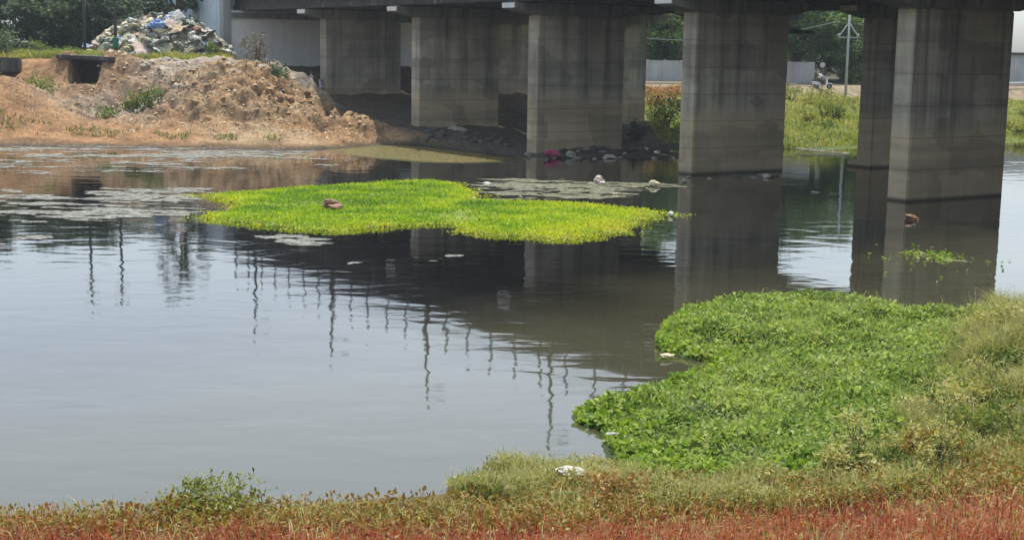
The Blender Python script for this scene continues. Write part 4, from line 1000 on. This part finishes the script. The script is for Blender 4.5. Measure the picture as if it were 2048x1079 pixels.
BAGC = {'white': ((0.34, 0.34, 0.31), (0.58, 0.57, 0.52)), 'cream': ((0.34, 0.31, 0.19), (0.52, 0.47, 0.30)), 'grey': ((0.20, 0.21, 0.19), (0.34, 0.34, 0.31)), 'dark green': ((0.04, 0.07, 0.05), (0.09, 0.13, 0.09)), 'rusty brown': ((0.13, 0.06, 0.035), (0.24, 0.12, 0.07))}
def bag_mesh(seed, mat, wild=0.22):
    rng = np.random.default_rng(seed); bm = bmesh.new(); bmesh.ops.create_icosphere(bm, subdivisions=3, radius=1.0)
    D = rng.normal(size=(14, 3)); D /= np.linalg.norm(D, axis=1)[:, None]; A = rng.uniform(-wild*1.5, wild, 14)
    for v in bm.verts:
        p = np.array(v.co); s = 1+sum(a*np.exp(-((1-p@dd)/.18)) for a, dd in zip(A, D)) + rng.normal(0, .09)
        p = p*s; p[2] = p[2]*0.62 if p[2] > 0 else p[2]*0.42
        v.co = p.tolist()
    m = bm_mesh('bag', bm); m.materials.append(mat); return m
BAGS = {}
for j, (k, (c1, c2)) in enumerate(BAGC.items()):
    mm = mat_plain(k.replace(' ', '_')+'_bag_plastic', c1, c2, 3, 0.5, 0.5); BAGS[k] = [bag_mesh(300+j*5+i, mm) for i in range(2)]
rng = np.random.default_rng(15)
kinds = ['white']*52+['cream']*60+['grey']*46+['dark green']*30+['rusty brown']*22
for k in kinds:
    th = rng.uniform(0, 6.28); rr = math.sqrt(rng.random())*0.98
    if k == 'cream' and math.cos(th) > 0.3: th = math.pi-th
    x, y = hx+6.0*rr*math.cos(th), hy-abs(4.8*rr*math.sin(th))
    o = link('rubbish_bag', BAGS[k][int(rng.integers(2))]); s = rng.uniform(0.10, 0.42)
    o.location = (x, y, float(height(x, y, False)-0.15+heap_h(np.array(x), np.array(y)))+0.1*s); o.scale = (s*rng.uniform(.8, 1.5), s, s*rng.uniform(.7, 1.2))
    o.rotation_euler = (float(rng.normal(0, .4)), float(rng.normal(0, .4)), float(rng.uniform(0, 6)))
    tag(o, f'{k} crumpled sack lying on the rubbish heap before the blue wall', 'sack', f'{k} sacks on the rubbish heap')
MAT['tarp'] = mat_plain('blue_tarp', (0.08, 0.16, 0.36), (0.18, 0.28, 0.5), 3, 0.5, 0.6)
m = bag_mesh(390, MAT['tarp']); o = link('tarpaulin', m); q = atY(310, 50, 106.5)
o.location = (q[0], q[1]+0.3, q[2]); o.scale = (0.62, 0.5, 0.75); tag(o, 'crumpled blue tarpaulin high on the rubbish heap', 'tarpaulin')

CLOTH = {'blue': (0.17, 0.22, 0.32), 'grey': (0.30, 0.31, 0.29), 'faded pink': (0.40, 0.31, 0.27), 'cardboard brown': (0.32, 0.25, 0.16), 'black': (0.02, 0.02, 0.022)}
def sheet_mesh(seed, mat):
    rng = np.random.default_rng(seed); n = 14; g = np.linspace(-1, 1, n); X, Y = np.meshgrid(g, g)
    Z = 0.5*(fbm(X*1.6+seed, Y*1.6, seed % 7, 3)-.5) + 0.2*(fbm(X*4+seed, Y*4, seed % 5, 2)-.5) - 0.15*(X*X+Y*Y)
    w = 1+0.25*(fbm(X+seed, Y+3, 4, 2)-.5); i = np.arange(n-1)[:, None]*n+np.arange(n-1)[None, :]
    m = np_mesh('sheet', np.stack([X*w, Y*w, Z], -1).reshape(-1, 3), np.stack([i, i+1, i+n+1, i+n], -1).reshape(-1, 4)); m.materials.append(mat)
    return m
rng = np.random.default_rng(55)
for j, (k, c) in enumerate(CLOTH.items()):
    mm = mat_plain(k.replace(' ', '_')+'_sheet', tuple(v*.7 for v in c), tuple(v*1.3 for v in c), 4, 0.8, 0.4)
    for i in range(6):
        th = rng.uniform(3.3, 6.1); rr = rng.uniform(.1, .95)
        x, y = hx+5.8*rr*math.cos(th), hy+4.7*rr*math.sin(th)
        o = link('discarded_sheet', sheet_mesh(600+j*10+i, mm)); s_ = rng.uniform(.3, .8)
        o.scale = (s_*rng.uniform(.8, 1.7), s_, s_*1.2); o.rotation_euler = (float(rng.normal(.55, .25)), float(rng.normal(0, .3)), float(rng.normal(0, .5)))
        o.location = (x, y, float(height(x, y, False)-.15+heap_h(np.array(x), np.array(y)))+.12)
        tag(o, f'{k} sheet of cloth or plastic crumpled on the rubbish heap', 'sheet', f'{k} sheets on the rubbish heap')

# ------------------------------------------------------------------ litter in the water and on the banks
def litter(name, px, py, kind_mat, size, label, seed, cat='litter', z=0.0):
    q = at(px, py, z); zz = max(z, float(height(q[0], q[1])) if False else z)
    m = bag_mesh(seed, kind_mat, 0.34); o = link(name, m); o.location = (q[0], q[1], zz+size[2]*0.25); o.scale = size
    o.rotation_euler = (0.12, 0.1, (seed*0.37) % 0.7); return tag(o, label, cat)
WB = BAGS['white'][0].materials[0]; CB = BAGS['cream'][0].materials[0]; RB = BAGS['rusty brown'][0].materials[0]; GB_ = BAGS['grey'][0].materials[0]
PK = mat_plain('pink_plastic', (0.36, 0.05, 0.14), (0.55, 0.09, 0.23), 3, 0.45, 0.4)
litter('plastic_bag', 1105, 312, PK, (0.62, 0.3, 0.36), 'bright pink plastic bag at the foot of the third pier', 401, 'plastic bag', 0.1)
litter('plastic_bag', 1142, 312, GB_, (0.28, 0.25, 0.28), 'small grey bag touching the pink bag', 402, 'plastic bag', 0.1)
litter('plastic_bag', 1222, 315, WB, (0.36, 0.25, 0.2), 'flat white bag on the dark rubble right of the pink bag', 403, 'plastic bag', 0.05)
litter('plastic_bag', 1057, 312, GB_, (0.26, 0.2, 0.24), 'small pale grey scrap at the near corner of the third pier', 404, 'plastic bag', 0.02)
litter('plastic_bag', 1184, 300, GB_, (0.3, 0.3, 0.4), 'grey sack leaning on the third pier face', 405, 'sack', 0.15)
LB = mat_plain('pinkish_plastic', (0.34, 0.27, 0.23), (0.55, 0.46, 0.41), 3, 0.5, 0.4)
b1 = litter('plastic_bag', 1202, 368, LB, (0.34, 0.3, 0.5), 'pinkish crumpled bag standing on the scum behind the lime weed', 406, 'plastic bag')
litter('plastic_bag', 1310, 372, CB, (0.24, 0.2, 0.3), 'small cream bag on the scum right of the pinkish bag', 407, 'plastic bag')
litter('plastic_bag', 1368, 366, GB_, (0.16, 0.16, 0.24), 'tiny pale bag in the water before the second pier corner', 408, 'plastic bag')
litter('plastic_bag', 1342, 432, WB, (0.15, 0.15, 0.2), 'white scrap at the right tip of the lime weed', 409, 'litter')
litter('plastic_bag', 1535, 355, WB, (0.2, 0.2, 0.22), 'white bag floating in front of the second pier face', 410, 'plastic bag')
litter('driftwood_clump', 1822, 440, RB, (0.3, 0.25, 0.26), 'reddish brown lump of debris floating before the nearest pier', 411, 'debris')
litter('plastic_bag', 1140, 945, WB, (0.24, 0.12, 0.09), 'longer white plastic scrap on the weeds left of the creeper mat', 412, 'plastic bag', 0.28)
litter('plastic_bag', 1020, 980, LB, (0.11, 0.08, 0.08), 'smaller pinkish white scrap on the low green weeds', 413, 'plastic bag', 0.24)
litter('plastic_bag', 1224, 868, WB, (0.13, 0.05, 0.04), 'thin white strip at the left edge of the creeper mat', 414, 'litter', 0.16)
litter('plastic_bag', 1330, 712, CB, (0.15, 0.1, 0.08), 'cream scrap at the water tip of the creeper mat', 415, 'litter', 0.05)
litter('plastic_bag', 1632, 385, WB, (0.22, 0.18, 0.06), 'flat white scrap floating between the two nearest piers', 416, 'litter')
litter('mud_lump', 660, 412, RB, (0.5, 0.35, 0.3), 'brown lump on the lime weed island', 417, 'debris', 0.25)
litter('rubbish_bag', 178, 178, WB, (0.6, 0.4, 0.5), 'white sack lying below the culvert opening', 418, 'sack', 2.2)
rng = np.random.default_rng(77)
bits = [bag_mesh(800+i, m_, 0.4) for i, m_ in enumerate((WB, GB_, CB, RB, BAGS['dark green'][0].materials[0]))]
for i in range(46):
    if i < 26: px, py = rng.uniform(1045, 1350), rng.uniform(300, 318)
    elif i < 36: px, py = rng.uniform(1350, 1560), rng.uniform(348, 356)
    else: px, py = rng.uniform(940, 1330), rng.uniform(362, 398)
    q = at(px, py, 0.05); z = max(0.0, float(height(q[0], q[1]))); s_ = rng.uniform(.06, .2)
    o = link('litter_scrap', bits[int(rng.integers(5))]); o.location = (q[0], q[1], z+.02); o.scale = (s_*rng.uniform(1, 2.2), s_, s_*.7); o.rotation_euler = (float(rng.normal(0, .2)), 0, float(rng.uniform(0, 6)))
    tag(o, *( ('small dirty scrap among the litter at the foot of the pink-bag pier', 'litter', 'scraps at the foot of the third pier') if i < 26 else
              ('small dirty scrap floating along the waterline of the second pier', 'litter', 'scraps along the second pier waterline') if i < 36 else
              ('small dirty scrap caught in the scum behind the lime weed', 'litter', 'scraps in the scum behind the lime weed')))
for px, s, lab, sd in ((1598, 0.22, 'white scrap on the ledge at the back of the second pier', 419), (1612, 0.16, 'pinkish scrap on the ledge at the back of the second pier', 420)):
    pass
for b_, mt, lab, sd in ((6.5, WB, 'white scrap on the ledge behind the second pier', 419), (7.2, LB, 'pinkish scrap on the ledge behind the second pier', 420)):
    q = B(SPAN-0.55, b_, 7.2); o = link('litter_scrap', bag_mesh(sd, mt)); o.location = (q[0], q[1], q[2]+0.08); o.scale = (0.25, 0.25, 0.22); tag(o, lab, 'litter')

# ------------------------------------------------------------------ far bank: wall, panel, road, rail, scooters
def strip(name, pts, z0, z1, th, mat, parent=None):
    pass
q0, q1 = atY(1180, 150, 139), atY(1372, 150, 139)
bw = empty('boundary_wall', (q0[0], q0[1], 3.0), label='pale grey boundary wall under the trees between second and third piers', cat='wall')
L = q1[0]-q0[0]
bm = bmesh.new(); add_box(bm, (L/2, 0, 1.0), (L, 0.2, 2.1)); link('wall', bm_mesh('bwall', bm), MAT['boundary'], bw)
for k in range(6):
    bm = bmesh.new(); add_box(bm, (0.4+k*(L-0.8)/5, -0.13, 1.05), (0.3, 0.14, 2.3)); link('wall_post', bm_mesh('wpost', bm), MAT['boundary'], bw)
bm = bmesh.new(); add_box(bm, (L/2, 0, 2.10), (L+.1, 0.3, 0.08)); link('coping', bm_mesh('wcop', bm), MAT['boundary'], bw)
q = atY(1598, 172, 131)
pn = empty('hoarding', (q[0], q[1], float(height(q[0], q[1]))), label='plain grey sheet hoarding on posts beside the far road', cat='hoarding')
bm = bmesh.new(); add_box(bm, (0.1, 0, 1.25), (2.5, 0.08, 1.9)); link('panel', bm_mesh('panel', bm), MAT['panel'], pn)
for s in (-1, 1):
    bm = bmesh.new(); add_tube(bm, [(0.1+s*1.1, 0.08, -0.3), (0.1+s*1.1, 0.08, 2.1)], 0.05, 8); link('post', bm_mesh('hpost', bm), MAT['pole'], pn)
sg = atY(1643, 170, 131); z0 = float(height(sg[0], sg[1]))
ro = empty('round_sign', (sg[0], sg[1], z0), label='small pale round disc sign on a dark post above the scooter', cat='sign')
bm = bmesh.new(); add_tube(bm, [(0, 0, -0.2), (0, 0, 2.0)], 0.04, 8); link('post', bm_mesh('spost', bm), MAT['pole'], ro)
bm = bmesh.new(); add_tube(bm, [(0, -0.05, 2.0), (0, -0.08, 2.0)], 0.24, 16); link('disc', bm_mesh('disc', bm), MAT['boundary'], ro)
# far road as a thin sheet on the level top
xs = np.linspace(5, 75, 71); ysh = np.interp(xs, SH_X, SH_Y)
Vr = []
for x, s in zip(xs, ysh):
    for e in (38.2, 42.5): Vr.append((x, s+e, float(height(x, s+e, False))+0.03))
tag(link('road', np_mesh('road', Vr, [(2*i, 2*i+2, 2*i+3, 2*i+1) for i in range(70)]), MAT['asphalt']), 'narrow far road running behind the bridges', 'road', kind='structure')
gr = empty('guard_rail', (40, 136, 3.0), label='low guard rail along the far road at the right picture edge', cat='guard rail')
bm = bmesh.new(); P = [(x, y, float(height(x, y, False))) for x, y in [(43, 138.5), (48, 141.5), (53, 144.2), (58, 146.5)]]
gi = Matrix.Translation(gr.location).inverted()
add_tube(bm, [(p[0], p[1], p[2]+0.55) for p in P], 0.12, 6); o = link('rail', bm_mesh('grail', bm), MAT['boundary'], gr); o.matrix_parent_inverse = gi
for p in P:
    bm = bmesh.new(); add_box(bm, (p[0], p[1], p[2]+0.2), (0.12, 0.12, 0.9)); o = link('post', bm_mesh('gpost', bm), MAT['rail'], gr); o.matrix_parent_inverse = gi
hs = empty('house', (55, 158, 3.0), 0.15, label='low grey house beyond the far bank at the right edge', cat='house')
bm = bmesh.new(); add_box(bm, (0, 0, 1.6), (9, 6, 3.4)); link('wall', bm_mesh('hwall', bm), MAT['boundary'], hs)
bm = bmesh.new(); add_box(bm, (0, 0, 3.4), (9.8, 6.8, 0.22)); link('roof', bm_mesh('hroof', bm), MAT['deck'], hs)
for x in (-2.5, 1.5):
    bm = bmesh.new(); add_box(bm, (x, -3.02, 1.8), (1.2, 0.08, 1.3)); link('window', bm_mesh('hwin', bm), MAT['darkmetal'], hs)

def person(parent_loc, rz, label, sc=1.0):
    """seated rider, one skinned body; shirt, trousers and hair as fitted shells"""
    r = empty('person', parent_loc, rz, label=label, cat='person')
    def skin(name, J, E, R, mat):
        me = bpy.data.meshes.new(name); me.from_pydata(J, E, []); o = link(name, me, mat, r)
        md = o.modifiers.new('skin', 'SKIN'); md.use_smooth_shade = True
        for v, q in zip(me.skin_vertices[0].data, R): v.radius = (q, q)
        me.skin_vertices[0].data[0].use_root = True
        sb = o.modifiers.new('sub', 'SUBSURF'); sb.levels = 1; sb.render_levels = 1
        return o
    # x forward
    body = [(0, 0, .80), (.02, 0, 1.05), (.05, 0, 1.28), (.07, 0, 1.40), (.09, 0, 1.50), (.10, 0, 1.62),
            (.06, .19, 1.32), (.22, .26, 1.10), (.46, .25, 1.08), (.54, .24, 1.07), (.06, -.19, 1.32), (.22, -.26, 1.10), (.46, -.25, 1.08), (.54, -.24, 1.07),
            (.05, .10, .80), (.42, .16, .78), (.36, .15, .40), (.50, .15, .34), (.05, -.10, .80), (.42, -.16, .78), (.36, -.15, .40), (.50, -.15, .34), (.145, 0, 1.60)]
    E = [(0, 1), (1, 2), (2, 3), (3, 4), (4, 5), (2, 6), (6, 7), (7, 8), (8, 9), (2, 10), (10, 11), (11, 12), (12, 13), (0, 14), (14, 15), (15, 16), (16, 17), (0, 18), (18, 19), (19, 20), (20, 21), (5, 22)]
    R = [.15, .14, .155, .06, .085, .095, .065, .048, .036, .035, .065, .048, .036, .035, .09, .07, .05, .045, .09, .07, .05, .045, .03]
    skin('body', body, E, R, MAT['skin'])
    skin('shirt', body[:3]+[body[6], body[7], body[10], body[11]], [(0, 1), (1, 2), (2, 3), (3, 4), (2, 5), (5, 6)], [.17, .165, .17, .085, .066, .085, .066], MAT['shirt'])
    skin('trousers', [body[0], body[14], body[15], body[16], body[18], body[19], body[20]], [(0, 1), (1, 2), (2, 3), (0, 4), (4, 5), (5, 6)], [.165, .105, .085, .065, .105, .085, .065], MAT['trouser'])
    skin('hair', [(.07, 0, 1.62), (.09, 0, 1.68)], [(0, 1)], [.10, .085], MAT['hair'])
    return r
def scooter(loc, rz, label):
    r = empty('scooter', loc, rz, label=label, cat='scooter')
    for x in (-.55, .68):
        w = empty('wheel', (x, 0, .25)); w.parent = r
        bm = bmesh.new(); add_tube(bm, [(0, -.05, 0), (0, -.025, 0), (0, .025, 0), (0, .05, 0)], [.17, .25, .25, .17], 18, True); bmesh.ops.translate(bm, verts=bm.verts, vec=(0, 0, 0)); link('tyre', bm_mesh('tyre', bm), MAT['tyre'], w)
        bm = bmesh.new(); add_tube(bm, [(0, -.056, 0), (0, .056, 0)], .13, 14); link('rim', bm_mesh('rim', bm), MAT['rail'], w)
    bm = bmesh.new()
    add_hull8(bm, [(-.95, -.14, .45), (-.25, -.16, .35), (-.25, .16, .35), (-.95, .14, .45), (-.95, -.12, .70), (-.2, -.15, .72), (-.2, .15, .72), (-.95, .12, .70)])
    add_box(bm, (.1, 0, .32), (.8, .3, .08))
    add_hull8(bm, [(.40, -.20, .30), (.52, -.20, .30), (.52, .20, .30), (.40, .20, .30), (.34, -.16, 1.0), (.46, -.14, 1.0), (.46, .14, 1.0), (.34, .16, 1.0)])
    add_hull8(bm, [(.44, -.07, .44), (.95, -.05, .46), (.95, .05, .46), (.44, .07, .44), (.50, -.06, .54), (.9, -.04, .56), (.9, .04, .56), (.50, .06, .54)])
    bevel(bm, .03, 2); link('body', bm_mesh('sbody', bm), MAT['whitepaint'], r)
    bm = bmesh.new(); add_box(bm, (-.5, 0, .77), (.8, .28, .11)); bevel(bm, .04, 2); link('seat', bm_mesh('seat', bm), MAT['tyre'], r)
    bm = bmesh.new(); add_tube(bm, [(.44, -.32, 1.08), (.42, -.1, 1.05), (.42, .1, 1.05), (.44, .32, 1.08)], .025, 8); link('handlebar', bm_mesh('hbar', bm), MAT['darkmetal'], r)
    bm = bmesh.new(); add_tube(bm, [(.44, 0, .98), (.54, 0, .98), (.57, 0, .98)], [.09, .10, .06], 12); link('headlight', bm_mesh('hlight', bm), MAT['boundary'], r)
    return r
q = atY(1652, 176, 128.5); z = float(height(q[0], 130.2))+0.03
scooter((q[0], 130.2, z), -0.5, 'white scooter on the far road seen between the two nearest piers')
person((q[0]-0.28*math.cos(.5), 130.2+0.28*math.sin(.5), z), -0.5, 'rider in white shirt on the scooter between the two nearest piers')
q = atY(628, 134, 104); z = float(height(q[0], q[1]))
scooter((q[0], q[1], z), 0.2, 'white scooter half hidden behind the leftmost pier before the white abutment')
person((q[0]-0.28*math.cos(.2), q[1]-0.28*math.sin(.2), z), 0.2, 'rider in white shirt half hidden behind the leftmost pier')

# ------------------------------------------------------------------ light haze of the river air
bm = bmesh.new(); add_box(bm, (0, 140, 17.5), (600, 420, 41))
hz_o = link('haze', bm_mesh('haze', bm)); tag(hz_o, 'thin pale haze hanging over the river and the far trees', 'haze', kind='stuff')
hm = bpy.data.materials.new('haze_air'); hm.use_nodes = True; hn = hm.node_tree.nodes; hn.remove(hn['Principled BSDF'])
pv = hn.new('ShaderNodeVolumePrincipled'); pv.inputs['Color'].default_value = (0.78, 0.86, 0.95, 1); pv.inputs['Density'].default_value = 0.00032
hm.node_tree.links.new(pv.outputs[0], hn['Material Output'].inputs['Volume']); hz_o.data.materials.append(hm)
S.cycles.volume_bounces = 0
